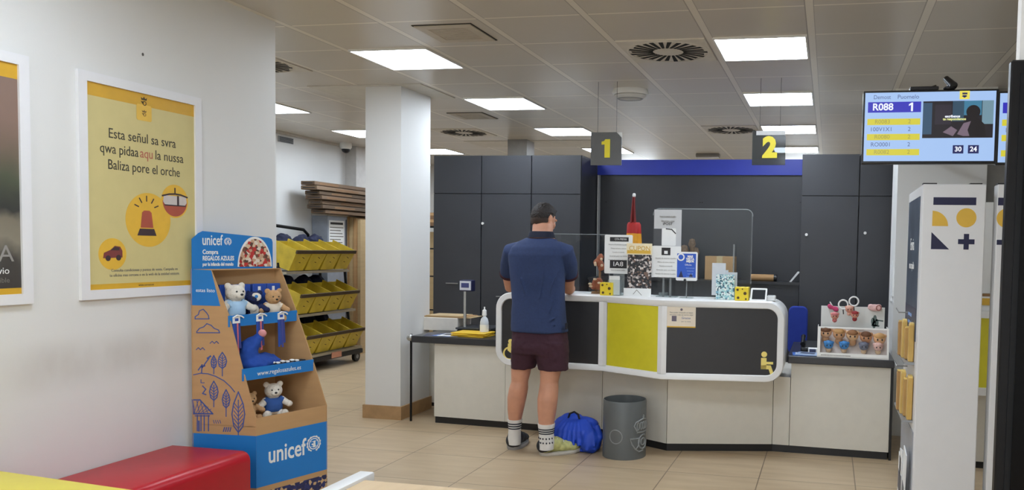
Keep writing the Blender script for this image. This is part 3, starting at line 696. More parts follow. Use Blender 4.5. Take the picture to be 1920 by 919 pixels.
MB().slab(F,rrect(-w,-h,w,h,.006),-.003,0).build('card', PAPER, t)
MB().slab(F,rect(-w*.32,h*.42,w*.28,h*.9),0,.001).build('picture', INK, t); MB().slab(F,rect(-w*.14,h*.5,w*.1,h*.7),.001,.0016).build('picture_inset', PAPER, t)
lines(F, GREYINK, t, -w*.72,w*.72,h*.22,6,.03,.013)
for dx in (-.02,.035): MB().tube([(F.o.x+dx,6.04,TZ),(F.o.x+dx,6.04,F.o.z-h+.02)],.009,10).build('post', glass('acrylic_post',(215,220,220),.3,.08,(190,192,192)), t, True)
MB().box(F.o.x-.07,6.0,TZ,F.o.x+.09,6.09,TZ+.008).build('base', glass('acrylic_foot',(235,240,240)), t)
p, q = at_y(1216,494,6.1), at_y(1226,520,6.1)
t = thing('paper_slip', 'narrow white slip sticking out left of the white page on posts', 'paper', ((p.x+q.x)/2,6.1,q.z))
MB().box(p.x-.01,6.1,q.z,q.x,6.103,p.z).build('slip', PAPER, t); MB().box(p.x-.005,6.1035,TZ,p.x+.005,6.108,p.z).build('holder', glass('acrylic_foot',(235,240,240)), t)
# blue notice in white frame
F, w, h = sheet('b',(1268,472,1307,527),5.96)
t = thing('blue_notice', 'blue printed notice in a white frame on a thin stem', 'notice', (F.o.x,5.98,TZ))
MB().slab(F,rrect(-w,-h,w,h,.012),-.006,0).build('frame', PAPER, t); MB().slab(F,rect(-w*.9,-h*.78,w*.86,h*.88),0,.001).build('print', mat('royal_blue_print',(34,86,190),.4,var=.05), t)
MB().ring(F,-w*.55,h*.63,.024,.01,.001,.002).build('ring_mark', PAPER, t)
for k,(s,v,sz) in enumerate((('MAS','.68',.022),('VISTA','.5',.024),('MEJOR','.34',.02))): text('print_text', s, F, w*.32, h*float(v), sz, PAPER, t, bold=.0012)
text('print_text','Oficina',F,w*.15,h*.1,.018,PAPER,t); lines(F, mat('pale_blue_ink',(150,180,230),.5), t, -w*.05,w*.75,-h*.12,4,.022,.012)
m = MB(); m.slab(F,[(-w*.75,-h*.76),(-w*.3,-h*.76),(-w*.5,-h*.3)],.001,.002); m.slab(F,[(w*.2,-h*.76),(w*.62,-h*.76),(w*.42,-h*.45)],.001,.002); m.build('dark_print', NAVY, t)
MB().ell((F.o.x-.01,5.953,F.o.z-h+.004),.011,None,12,8).build('knob', BLACK, t, True)
MB().tube([(F.o.x,5.975,TZ),(F.o.x,5.975,F.o.z-h+.03)],.004,8).build('stem', glass('acrylic_post',(215,220,220)), t, True); MB().box(F.o.x-.05,5.95,TZ,F.o.x+.05,6.02,TZ+.005).build('base', glass('acrylic_foot',(235,240,240)), t)
# acrylic tower of leaflets with teal pattern and a thin rod
a, b_ = at_y(1343,512,5.93), at_y(1379,556,5.93)
t = thing('leaflet_tower', 'acrylic leaflet holder with a teal patterned pack and white slips', 'holder', ((a.x+b_.x)/2,5.95,TZ))
MB().box(a.x,5.93,TZ,b_.x-.01,5.96,a.z-.01).build('patterned_pack', photo_mat('teal_pattern',[(160,206,206),(214,230,228),(54,92,108),(190,216,216),(120,170,190),(228,232,230)],90), t)
for k,(x0,y0,x1,y1,dz) in enumerate(((1336,493,1361,515,.02),(1341,506,1366,527,.0),(1352,510,1383,526,.01))):
    p, q = at_y(x0,y0,5.98+.02*k), at_y(x1,y1,5.98+.02*k)
    MB().box(p.x,5.965+.012*k,TZ+.03,q.x,5.968+.012*k,p.z).build('slip', mat('slip_grey',(206,210,214),.4), t)
MB().box(a.x-.01,5.925,TZ,b_.x+.01,6.03,TZ+.006).build('base', glass('acrylic_foot',(235,240,240)), t)
p, q = at_y(1375,458,6.0), at_y(1379,515,6.0)
t = thing('clear_rod', 'thin upright clear rod behind the teal patterned leaflet pack', 'rod', (p.x,6.05,TZ))
MB().box(p.x-.006,6.045,TZ,p.x+.006,6.055,p.z).build('rod', glass('acrylic_post',(215,220,220)), t); MB().box(p.x-.03,6.035,TZ,p.x+.03,6.075,TZ+.01).build('foot', glass('acrylic_foot',(235,240,240)), t)
# payment terminal
a, b_ = at_y(1404,560,5.86), at_y(1440,539,5.95)
t = thing('payment_terminal', 'white payment terminal with black slanted screen at the right end of the counter', 'terminal', ((a.x+b_.x)/2,5.92,TZ))
xm, hw = (a.x+b_.x)/2, (b_.x-a.x)/2*.92
F = Fr((xm,5.93,TZ+.046),(1,.12,0),Vector((0.0,.55,.62)))
MB().slab(F,rrect(-hw,-.062,hw,.062,.01),-.016,0).build('body', PAPER, t); MB().slab(F,rect(-hw*.78,-.045,hw*.8,.046),0,.001).build('screen', mat('terminal_glass',(20,21,24),.55,spec=.15), t)
MB().prism([(xm-hw*.6,5.89,TZ),(xm-hw*.6,5.99,TZ),(xm-hw*.6,5.985,TZ+.075),(xm-hw*.6,5.955,TZ+.05)],(hw*1.2,0,0)).build('wedge_stand', WHITE, t)
a, b_ = at_y(1434,551,5.98), at_y(1453,566,5.98)
t = thing('receipt_printer', 'small white box at the right end of the counter beside the terminal', 'printer', ((a.x+b_.x)/2,6.03,TZ))
MB().box(a.x+.012,5.98,TZ,b_.x,6.1,TZ+.035).bevel(.006).build('body', PAPER, t); MB().box(a.x+.02,5.99,TZ+.0352,b_.x-.012,6.0,TZ+.038).build('slot', INK, t)

# ---- furled flag behind the counter
p = at_y(1189,362,7.0)
t = thing('furled_flag', 'furled red and yellow flag on a pole standing behind the counter', 'flag', (p.x,7.0,0))
MB().tube([(p.x,7,0.03),(p.x,7,p.z-.03)],.011,10).build('pole', mat('flag_pole',(150,60,50),.4), t, True)
MB().lathe([(.012,p.z-.035),(.016,p.z-.02),(.012,p.z-.004),(.001,p.z)],(p.x,7,0),12).build('tip', PAPER, t, True)
MB().lathe([(.001,0),(.16,0),(.16,.02),(.03,.04),(.001,.04)],(p.x,7,0),24).build('base', BLKM, t, True)
def pleat(z, rx, ry, amp, ph, off=0): return [Vector((p.x+off+rx*cos(a)*(1+amp*sin(5*a+ph)), 7+ry*sin(a)*(1+amp*sin(5*a+ph)), z)) for a in [2*pi*i/40 for i in range(40)]]
za, zb_, zc_, zd = p.z-.04, at_y(1185,419,7).z, at_y(1185,438,7).z, at_y(1185,470,7).z
wr = .06
FR = mat('flag_red',(176,30,26),.6,var=.1,bump=.2); FY = mat('flag_yellow',(232,160,34),.6,var=.1,bump=.2)
for sgn in (-1,1): MB().tube([(p.x+sgn*.006,6.985,za),(p.x+sgn*.010,6.98,za-.1),(p.x+sgn*.018,6.98,zb_-.02)],[.006,.009,.014],10).build('red_fold', mat('flag_dark_red',(120,22,22),.6), t, True)
MB().loft([pleat(zb_+.01,.05,.03,.1,0),pleat(zb_-.01,wr,.045,.12,.3),pleat(zc_,wr+.004,.05,.14,.6)]).build('red_band', FR, t, True)
MB().loft([pleat(zc_+.001,wr+.003,.05,.14,.6),pleat(zc_-.12,wr+.01,.055,.16,.9),pleat(zd,wr+.012,.06,.16,1.2)]).build('yellow_band', FY, t, True)
MB().loft([pleat(zd+.001,wr+.011,.06,.16,1.2),pleat(zd-.2,wr+.0,.06,.2,1.6)]).build('red_lower_band', FR, t, True)

# ---- blue office chair behind the counter
p, q = at_y(1483,574,7.3), at_y(1511,645,7.3); cx = (p.x+q.x)/2; hw = (q.x-p.x)/2
t = thing('office_chair', 'blue office chair standing behind the right end of the counter', 'chair', (cx,7.3,0))
BC = mat('blue_chair_fabric',(30,54,150),.8,bump=.1)
MB().slab(Fr((cx,7.32,0),(1,0,0)),rrect(-hw-.02,.62,hw+.01,p.z,.05),-.03,.03).bevel(.012).build('backrest', BC, t)
MB().slab(Fr((cx,7.1,.46),(1,0,0),(0,1,0)),rrect(-.17,-.2,.17,.2,.05),-.03,.03).bevel(.012).build('seat', BC, t)
MB().box(cx-.03,7.33,.42,cx+.03,7.36,.72).build('back_stem', BLACK, t); MB().tube([(cx,7.1,.08),(cx,7.1,.44)],.025,12).build('column', BLKM, t, True)
for k in range(5):
    a = 2*pi*k/5; e = (cx+.26*cos(a),7.1+.26*sin(a)); MB().tube([(cx,7.1,.09),(*e,.065)],[.022,.015],8).build('leg', BLACK, t, True).name = 'leg'
    MB().ell((*e,.028),(.028,.028,.028),None,10,8).build('caster', BLACK, t, True)

# ---- things on the right worktop
t = thing('blue_brochures', 'blue brochures lying on the right worktop beside the counter box', 'brochure', (-.16,6.2,WZ))
for k in range(2):
    M_ = Matrix.Translation((-.17+.03*k,6.2,WZ+.004*k)) @ Matrix.Rotation(radians((4,-9)[k]),4,'Z'); MB().box(-.085,-.085,.0006,.085,.1,.0035,M_).build('brochure', (mat('brochure_blue',(64,112,196),.35),mat('brochure_pale',(176,196,226),.35))[k], t)
    MB().box(-.06,.0,.0036,.05,.07,.0042,M_).build('cover_picture', (PAPER,mat('leaflet_navy',(50,58,92)))[k], t)
t = thing('desk_phone', 'black desk phone with white papers on the right worktop', 'phone', (-.13,6.45,WZ))
MB().prism([(-.2,6.4,WZ),(-.2,6.58,WZ),(-.2,6.58,WZ+.07),(-.2,6.4,WZ+.03)],(.15,0,0)).bevel(.006).build('body', BLACK, t); MB().tube([(-.185,6.42,WZ+.055),(-.185,6.5,WZ+.085),(-.185,6.57,WZ+.1)],[.02,.014,.02],10).build('handset', BLACK, t, True)
t = thing('paper_pad', 'white paper pad behind the blue brochures on the right worktop', 'paper', (-.1,6.35,WZ))
MB().box(-.14,6.32,WZ,-.0,6.39,WZ+.035).bevel(.002,1).build('pad', PAPER, t); MB().box(-.13,6.319,WZ+.005,-.08,6.3195,WZ+.03).build('printed_edge', mat('leaflet_navy',(50,58,92)), t)
# doll display box
X0, X1 = -.068, .458; YF = 6.10; lean = .06
t = thing('toy_display_box', 'white card display box of round headed toy keyrings on the right worktop', 'display box', (.195,6.2,WZ))
DB = mat('display_card',(234,231,224),.5,var=.02); zt = .975
MB().box(X0,YF,WZ,X1,6.40,WZ+.012).build('tray_floor', DB, t)
fr_ = MB(); Ff = Fr(((X0+X1)/2,YF,WZ),(1,0,0),(0,lean,.22)); hw = (X1-X0)/2; Ht = .235
fr_.slab(Ff,rect(-hw,0,hw,.035),-.004,0); fr_.slab(Ff,rect(-hw,Ht-.012,hw,Ht),-.004,0); fr_.slab(Ff,rect(-hw,.035,-hw+.022,Ht-.012),-.004,0); fr_.slab(Ff,rect(hw-.014,.035,hw,Ht-.012),-.004,0)
fr_.build('front_frame', DB, t)
for x in (X0,X1-.004): MB().prism([(x,YF+.004,WZ),(x,6.40,WZ),(x,6.40,zt),(x,YF+.066,zt)],(.004,0,0)).build('side_panel', DB, t)
sl_ = Fr(((X0+X1)/2,YF+.05,WZ+.012),(1,0,0),(0,.12,.21)); MB().slab(sl_,rect(-hw+.006,0,hw-.006,.235),-.02,-.016).build('inner_panel', mat('display_inner',(196,184,176),.6), t)
F = Fr(((X0+X1)/2,6.39,WZ),(1,0,0)); MB().slab(F,rect(-hw+.02,0,hw-.02,1.125-WZ),-.004,0).build('back_card', mat('back_card',(222,222,216),.5,var=.02), t)
m = MB()
for u,v in ((.155,.26),(.17,.28),(.185,.25),(.165,.235)): m.disc(F,u,v,.014,0,.001,12,ry=.03)
m.stroke(F,[(.18,.27),(.23,.265)],.01,0,.001); m.stroke(F,[(.15,.23),(.2,.225)],.012,0,.001); m.build('plant_print', mat('plant_print',(96,112,106),.6), t)
m = MB(); 
for k in range(20): m.slab(Ff,rect(-hw+.03+.011*k,.013,-hw+.037+.011*k,.02),0,.0006)
m.build('small_print', GREYINK, t)
DOLLT = [(222,176,136),(210,160,118),(226,184,140),(204,150,112)]
def doll(i, x, z, head, body, r, label, grp, hat=None):
    y = YF+.03+ (z-WZ)*.32; t = thing('toy_keyring', label, 'toy', (x,y,z-r), 0, grp)
    m = MB(); m.ell((x,y,z),(r,r*.85,r*.92),None,18,12)
    for s in (-1,1): m.ell((x+s*r*.8,y+.006,z+r*.45),(r*.34,r*.25,r*.34),None,10,8)
    m.build('head', head, t, True)
    MB().ell((x,y+.008,z-r*1.15),(r*.62,r*.5,r*.6),None,14,10).build('body', body, t, True)
    MB().ell((x,y-r*.1,z+r*.36),(r*.9,r*.83,r*.62),None,16,10).build('hair', hat or mat('toy_hair%d'%(i%3),((110,72,46),(196,150,96),(150,104,66))[i%3],.7), t, True)
    e = MB()
    for s in (-1,1): e.ell((x+s*r*.36,y-r*.84,z-r*.1),(r*.13,r*.06,r*.17),None,8,6)
    e.build('eyes', INK, t, True)
fr4 = ['far left','second from left','third from left','fourth from left','right end']
xs = [X0+.06+.1*k for k in range(5)]
for k,x in enumerate(xs): doll(k, x, .935-.008*k, mat('toy_head%d'%(k%4),DOLLT[k%4],.5), mat('toy_body_tan',(196,150,110),.6), .046, 'tan round headed toy keyring, %s in the upper row of the display box' % fr4[k], 'upper row of toy keyrings')
cols = [((74,142,206),'bright blue'),((70,138,204),'blue'),((120,124,140),'grey and navy'),((226,186,176),'pale pink')]
for k,x in enumerate((X0+.085,X0+.2,X0+.345,X0+.45)): c, cn = cols[k]; doll(k+1, x, .845, mat('toy_low%d'%k,c,.6,var=.2,scale=60), mat('toy_low_body%d'%k,(214,184,150),.6), .035, cn+' round toy keyring in the lower row of the display box', 'lower row of toy keyrings', mat('toy_low%d'%k,c))
for k,(x,y,c,cn) in enumerate(((1565,590,(206,120,120),'rose'),(1592,578,(220,170,150),'cream faced'),(1602,588,(150,40,44),'dark red'))):
    p = at_y(x,y,6.34); doll(k, p.x, p.z, mat('toy_top%d'%k,(216,150,130),.5), mat('toy_top_body%d'%k,c,.6,var=.3,scale=50), .03, cn+' toy keyring hung against the back card of the display box', 'toy keyrings on the back card', mat('toy_top_hat%d'%k,c,.6))
for k,(x,y) in enumerate(((1581,571),(1601,565))):
    p = at_y(x,y,6.33); t = thing('key_ring', '%s white plastic ring above the display box toys' % ('left','right')[k], 'ring', p, 0, 'white rings of the toy keyrings')
    m = MB(); m.tube([p+Vector((.035*cos(2*pi*i/24),-.012,.035*sin(2*pi*i/24))) for i in range(25)],.006,8,False); m.build('ring', PAPER, t, True)
    MB().tube([p+Vector((0,-.012,-.035)),p+Vector((.004,-.005,-.075))],.004,6).build('strap', INK, t, True)
for k,(x,y,w_,h_,c,lb) in enumerate(((1640,577,.055,.045,(232,190,186),'pink pouch with loop perched on the right top of the back card'),(1562,577,.045,.05,(198,66,110),'magenta bow at the left top of the back card'))):
    p = at_y(x,y,6.37); t = thing('pouch' if k == 0 else 'bow', lb, 'pouch' if k == 0 else 'bow', p); M_ = mat('pouch%d'%k,c,.7,var=.15,scale=40)
    if k == 0:
        fuse(MB().ell(p,(w_,.012,h_*.6)).ell(p+Vector((-.03,0,.012)),(.022,.012,.016)).ell(p+Vector((.03,0,.012)),(.022,.012,.016)),'body',M_,t,.004,2)
        MB().tube([p+Vector((.03+.018*cos(2*pi*i/16),-.012,.0+.02*sin(2*pi*i/16))) for i in range(17)],.004,6,False).build('loop', mat('pouch_loop',(150,90,80),.6), t, True)
    else:
        fuse(MB().ell(p+Vector((-.02,0,.008)),(.026,.012,.02),Euler((0,.5,0)).to_matrix()).ell(p+Vector((.02,0,-.01)),(.026,.012,.02),Euler((0,.5,0)).to_matrix()).ell(p,(.01,.012,.01)),'body',M_,t,.004,2)
        MB().tube([p,p+Vector((-.025,-.004,.045))],[.008,.004],8).build('white_tip', PAPER, t, True)

# ================================================================== RIGHT SIDE: TOTEMS, SCREENS, PILLAR
TW = mat('totem_white',(224,223,222),.4,var=.01)
def totem(dx, label, full, order):
    x0, x1, y0, y1, h = .476+dx, .792+dx, 4.4, 5.15 if full else 4.5, 1.917
    t = thing('leaflet_totem', label, 'display stand', ((x0+x1)/2,4.77,0), 0, 'tall white leaflet totems')
    MB().box(x0,y0,0,x1,y1,h).bevel(.004,1).build('body', TW, t)
    F = Fr((x0,y0,0),(1,0,0)); w = x1-x0
    def m_(u): return u if order else w-u-.045
    (a,b),(c,d) = (0.054,1.848),(.268,1.808)
    tag(MB().slab(F,rect(min(m_(a),m_(c)),d,max(m_(a),m_(c)),b),0,.001).build('printed_bar', NAVY, t),'navy printed bar')
    MB().disc(F,m_(.052) if order else m_(.052),1.697,.08,0,.001,20,0 if order else pi/2,pi/2 if order else pi).build('printed_quarter_disc', OCHRE, t)
    MB().disc(F,m_(.222),1.742,.05,0,.001,36).build('printed_disc', OCHRE, t)
    MB().slab(F,[(m_(.05),1.665),(m_(.05),1.575),(m_(.142),1.575)],0,.001).build('printed_triangle', NAVY, t)
    cr = MB(); cu, cv, L, ww = m_(.226), 1.617, .041, .013
    cr.slab(F,rect(cu-L,cv-ww,cu+L,cv+ww),0,.001); cr.slab(F,rect(cu-ww,cv-L,cu+ww,cv+L),0,.0012); cr.build('printed_cross', NAVY, t)
    tb = MB()
    for u0,u1 in ((.0,.07),(w-.08,w-.02)): tb.box(x0+u0,y0+.005,h,x0+u1,y0+.06,h+.006)
    tb.build('top_tabs', BLACK, t)
    if full:
        FL = Fr((x0,y0,0),(0,-1,0))                                 # left flank, seen edge on; u runs towards the photographer
        D = y1-y0
        ps = MB().slab(FL,rect(-D+.06,1.07,-.10,1.86),0,.004).build('side_poster', mat('side_poster',(74,84,98),.35,var=.25,scale=5), t)
        MB().slab(FL,rect(-D+.06,1.07,-.10,1.25),.004,.005).build('poster_lower_field', mat('side_poster_dark',(44,52,72),.35,var=.2,scale=8), ps)
        text('poster_text','Envia',FL,-D*.55,1.6,.1,PAPER,ps,w=.005); text('poster_text','mas rapido',FL,-D*.55,1.48,.06,PAPER,ps,w=.005)
        for k in range(3): text('poster_text','paquete azul',FL,-D*.55,1.20-.045*k,.04,mat('pale_blue_ink',(150,180,230)),ps,w=.0055)
        MB().slab(FL,rect(-D+.03,.10,-.05,.58),.0,.004).build('grey_pocket_back', mat('pocket_grey',(150,152,158),.4), t)
        for z,zz in ((.62,.66),(.94,.98)): MB().box(x0-.055,y0+.12,z,x0,y1-.1,z+.012).build('rack_shelf', GREYM, t)
        for z in (.70,1.02): MB().tube([(x0,y0+.5,z+.18),(x0-.06,y0+.5,z+.18),(x0-.07,y0+.55,z+.20)],.004,6).build('hook', STEEL, t)
    return t
totem(0,'white leaflet totem with navy and ochre shapes, nearest the dark worktop',True,True)
totem(.372,'added mirrored copy of the white leaflet totem, a narrow strip beside the black panel',False,False)  # added copy, shallow and with its print mirrored
BROWN_E = [(206,168,92),(186,146,84),(216,182,108),(176,134,78)]
def packs(z0, z1, n, label, yb):
    for k in range(n):
        y = yb+.085*k; t = thing('gold_packet', label % ('nearest','second','third','fourth')[k], 'packet', (.44,y,z0), 0, 'gold packets in the totem racks')
        M_ = Matrix.Translation((.459-.011*k,y,z0)) @ Matrix.Rotation(radians((4,-3,6,-5)[k]),4,'X')
        MB().box(-.014,-.03,.0,.014,.03,z1-z0+(.01,-.02,.015,0)[k],M_).bevel(.004,1).build('packet', mat('gold_packet%d'%k,BROWN_E[k],.4,var=.08), t)
        M2 = M_ @ Matrix.Translation((0,0,z1-z0+(.01,-.02,.015,0)[k])); MB().box(-.011,-.025,0,.011,.025,.008,M2).build('fold', mat('gold_fold',(238,206,120),.4), t)
packs(.953,1.15,4,'gold card packet in the upper rack on the flank of the near totem, %s', 4.58)
packs(.633,.86,4,'gold card packet in the lower rack on the flank of the near totem, %s', 4.56)
for k in range(3):
    y = 4.6+.12*k; t = thing('white_leaflet', ('nearest','middle','farthest')[k]+' white leaflet leaning low on the flank of the near totem', 'leaflet', (.44,y,.12), 0, 'leaflets low on the totem')
    M_ = Matrix.Translation((.455,y,.105)) @ Matrix.Rotation(radians((10,-8,5)[k]),4,'X'); MB().box(-.012,-.07,0,-.006,.07,.36-.05*k,M_).build('sheet', PAPER, t)
    MB().box(-.0135,-.05,.05,-.0121,.05,.16,M_).build('picture', mat('leaflet_photo',(96,96,104),.5,var=.3,scale=40), t); MB().box(-.014,-.072,-.002,-.0015,.072,.004,M_).build('holder_lip', glass('acrylic_foot',(235,240,240)), t)
t = thing('pillar_notice', 'white sheets hung on the left side of the white pillar behind the near totem', 'notice', (.545,7.1,1.25))
p, q = at_x(1672,497,.54), at_x(1680,560,.54)
MB().box(.534,6.99,q.z-.0,.545,7.12,p.z+.04).build('sheet', PAPER, t); MB().box(.531,7.13,q.z-.05,.545,7.26,p.z).build('sheet', PAPER, t)

# queue screens
SCR = emis('screen_pale_blue',(168,200,246),.95)
def tv(label, group):
    x0, x1, z0, z1, Y = .151, .817, 2.012, 2.388, 4.3
    t = thing('queue_screen', label, 'screen', ((x0+x1)/2,Y,z0), 0, group)
    MB().box(x0,Y,z0,x1,Y+.045,z1).bevel(.004,1).build('casing', BLACK, t)
    F = Fr((x0,Y,z0),(1,0,0)); w, h = x1-x0, z1-z0
    MB().slab(F,rect(.01,.014,w-.014,h-.01),0,.001).build('display', SCR, t)
    PI = emis('screen_indigo',(52,50,190),.9); YE = emis('screen_yellow',(222,212,60),.9); WH = emis('screen_white',(240,244,255),1.0); GY = emis('screen_grey_text',(96,112,170),.7); IN = emis('screen_navy',(24,32,110),.6)
    MB().slab(F,rect(.025,h-.112,.29,h-.058),.001,.0016).build('called_row', PI, t)
    text('called_number','R088',F,.10,h-.085,.05,WH,t,w=.0022,bold=.0012); MB().slab(F,[(.24,h-.107),(.25,h-.107),(.25,h-.063),(.242,h-.063),(.229,h-.072),(.229,h-.08),(.24,h-.075)],.0016,.0024).build('called_desk', WH, t)
    for k in range(3):
        v = h-.158-.078*k
        MB().slab(F,rect(.024,v-.018,.288,v+.014),.001,.0016).build('yellow_row', YE, t)
        text('row_text',('R0083','R0080','R0082')[k],F,.1,v-.002,.03,emis('screen_ochre_text',(176,168,84),.8),t,w=.0022); text('row_desk','2',F,.235,v-.002,.03,emis('screen_ochre_text',(176,168,84),.8),t,w=.0022)
        if k < 2: text('row_text',('100V1X1','RO0001')[k],F,.095,v-.041,.03,GY,t,w=.0016); text('row_desk','2',F,.235,v-.041,.03,GY,t,w=.0016)
    text('heading','Demost',F,.095,h-.034,.03,GY,t,w=.0016,width=.085); text('heading','Puomelo',F,.225,h-.034,.03,GY,t,w=.0016,width=.105)
    MB().slab(F,rect(.476,h-.05,.525,h-.008),.001,.0016).build('yellow_logo_square', emis('screen_logo_yellow',(240,226,90),.95), t)
    m = MB(); m.slab(F,[(.487,h-.035),(.5,h-.043),(.513,h-.035),(.508,h-.03),(.492,h-.03)],.0016,.002); m.slab(F,[(.488,h-.026),(.491,h-.014),(.497,h-.02),(.501,h-.013),(.505,h-.02),(.511,h-.014),(.514,h-.026)],.0016,.002); m.build('crown_mark', IN, t)
    # dark film still with a seated figure and a bright window
    ph = MB().slab(F,rect(.3,h-.245,.642,h-.058),.001,.0016).build('film_picture', emis('screen_film',(30,24,32),.9), t)
    for (a,b,c,d),cc in (((.3,.15,.345,.31),(54,84,112)),((.445,.215,.50,.318),(48,78,100)),((.5,.245,.585,.318),(64,128,160)),((.588,.2,.642,.318),(118,152,168)),((.36,.2,.44,.3),(46,40,52))):
        MB().slab(F,rect(a,b,c,d),.0016,.0019).build('picture_light', emis('film_%d'%cc[0],cc,.9), ph)
    m = MB(); m.disc(F,.545,.262,.034,.002,.0024,20); m.slab(F,[(.5,.14),(.515,.235),(.56,.24),(.6,.2),(.61,.135)],.002,.0023); m.build('figure_dark', emis('film_dark',(22,14,20),.8), ph)
    m = MB(); m.slab(F,[(.47,.15),(.50,.205),(.535,.215),(.52,.17),(.53,.14),(.5,.14)],.0024,.0027); m.slab(F,[(.4,.16),(.44,.19),(.47,.17),(.45,.14)],.0024,.0027); m.build('figure_light', emis('film_light',(130,112,128),.8), ph)
    text('caption','escribenos',F,.445,.24,.017,WH,ph,w=.0028,bold=.0008); text('caption','te respondemos',F,.455,.226,.017,emis('film_caption',(226,230,150),.95),ph,w=.0028,bold=.0008)
    for u,s in ((.478,'30'),(.552,'24')): MB().slab(F,rect(u-.026,.052,u+.026,.094),.001,.0016).build('clock_box', IN, t); text('clock_digits',s,F,u,.073,.034,WH,t,w=.0022,bold=.001)
    MB().box(x0+.28,Y+.045,z0+.1,x0+.4,Y+.07,z1-.08).build('mount_plate', BLKM, t); MB().tube([(x0+.52,Y+.06,z0+.3),(x0+.56,Y+.3,z0+.355),(x0+.56,6.95,z0+.37)],.018,12).build('wall_arm', BLKM, t, True); MB().box(x0+.28,Y+.055,z0+.27,x0+.54,Y+.07,z0+.31).build('mount_bracket', BLKM, t)
    return t
SG = 'queue screens at the right'
s1 = tv('hanging queue screen showing R088 and desk 1, left of the black panel', SG)
dup(s1, (s1.location.x+.674,4.37,s1.location.z), 'added copy of the hanging queue screen, only a strip visible beside the black panel', None, SG)  # added copy of the first screen, set slightly behind it
p = at_y(1780,165,4.32)
t = thing('web_camera', 'small black camera tilted on top of the hanging queue screen', 'camera', (p.x,4.32,2.388))
MB().tube([(p.x,4.325,2.388),(p.x,4.325,2.42)],.012,10).build('stem', BLACK, t); MB().tube([(p.x+.018,4.30,2.405),(p.x-.012,4.36,2.455)],[.022,.016],14).build('barrel', BLACK, t, True); MB().ell((p.x,4.325,2.398),(.03,.025,.012)).build('foot', BLACK, t, True)
p, q = at_y(1706,168,4.32), at_y(1760,158,4.32)
t = thing('media_box', 'flat black box lying on top of the hanging queue screen', 'box', ((p.x+q.x)/2,4.33,2.388))
MB().box(p.x,4.305,2.389,q.x,4.4,2.408).bevel(.004).build('body', BLACK, t); MB().tube([(q.x-.03,4.33,2.405),(q.x-.01,4.33,2.412)],.008,8).build('plug', BLACK, t)

# black panel at the right edge on its white partition
struct(MB().box(.428,2.032,0,1.3,2.07,CEIL).build('wall_partition', WALL))
t = thing('black_panel', 'tall glossy black panel filling the right edge of the view', 'machine', (.8,2.03,0))
MB().box(.404,2.0,0,1.2,2.03,2.006).bevel(.004,1).build('casing', mat('black_casing',(20,20,22),.35,spec=.25), t)
MB().box(.425,1.996,.04,1.17,2.0,1.975).build('frame_inset', mat('black_frame',(24,25,27),.4,spec=.2), t)
MB().box(.438,1.990,.05,1.16,1.997,1.96).build('dark_glass', mat('black_glass',(11,12,14),.2,var=.02,spec=.2), t)

# second counter with lime panel seen between the totems
t = thing('side_counter', 'white side counter with a lime yellow panel, seen between the two totems', 'counter', (1.4,6.2,0))
MB().box(.95,6.05,.05,1.9,6.6,1.12).build('body', LAM, t); MB().box(.96,6.06,0,1.89,6.59,.05).build('plinth', BLACK, t)
MB().box(.93,5.98,.545,1.92,6.05,.60).build('lower_frame', SHELLW, t); MB().box(.93,5.98,1.10,1.92,6.6,1.15).build('upper_frame', SHELLW, t); MB().box(.99,6.0,.6,1.86,6.05,1.10).build('front_panel', LIME, t)
p, q = at_y(1836,366,5.99), at_y(1852,545,5.99)
t = thing('white_board', 'tall white board standing on the side counter between the totems', 'board', (1.25,6.1,1.15))
MB().box(1.0,6.1,1.27,1.6,6.12,1.93).bevel(.003,1).build('board', PAPER, t); MB().box(1.0,6.1,1.25,1.6,6.13,1.27).build('bottom_rail', mat('wood_rail',(150,112,70),.5), t); MB().box(1.05,6.105,1.15,1.55,6.115,1.25).build('support', PAPER, t)
t = thing('yellow_card', 'white and yellow cards standing at the front of the side counter', 'card', (1.2,6.04,1.15))
MB().box(1.0,6.03,1.151,1.5,6.035,1.25).build('card', PAPER, t); MB().box(1.04,6.027,1.19,1.46,6.03,1.24).build('print', OCHRE, t); MB().box(1.0,6.02,1.151,1.5,6.026,1.18).build('front_card', PAPER, t)

# ================================================================== LEFT WALL: POSTERS
FRW = mat('poster_frame_white',(232,231,232),.35,var=.01)
def frame(y0, y1, z0, z1, b, t, inner):
    F = Fr((WX,(y0+y1)/2,(z0+z1)/2),(0,1,0)); w, h = (y1-y0)/2, (z1-z0)/2
    m = MB(); m.slab(F,rect(-w,-h,w,-h+b),.001,.018); m.slab(F,rect(-w,h-b,w,h),.001,.018); m.slab(F,rect(-w,-h+b,-w+b,h-b),.001,.018); m.slab(F,rect(w-b,-h+b,w,h-b),.001,.018)
    m.build('frame', FRW, t); MB().slab(F,rect(-w+b-.002,-h+b-.002,w-b+.002,h-b+.002),.001,.008).build('print', inner, t)
    return F, w-b, h-b
t = thing('wall_poster', 'pale yellow framed poster with a red warning light and a car, on the left wall', 'poster', (WX,3.455,1.256), 0)
CREAM = mat('poster_cream',(212,197,138),.45,var=.02,spec=.3); PW = .0085
F, w, h = frame(3.088,3.822,1.256,2.322,.045,t,CREAM)
MB().slab(F,rect(-w,h-.062,w,h),.008,.0086).build('top_band', mat('poster_band',(214,166,44),.4), t); MB().slab(F,rect(-w,-h,w,-h+.026),.008,.0086).build('bottom_band', mat('poster_band',(214,166,44)), t)
MB().slab(F,rrect(-.045,h-.135,.045,h-.055,.01),.0086,.0092).build('logo_square', mat('poster_logo',(232,188,72),.4), t)
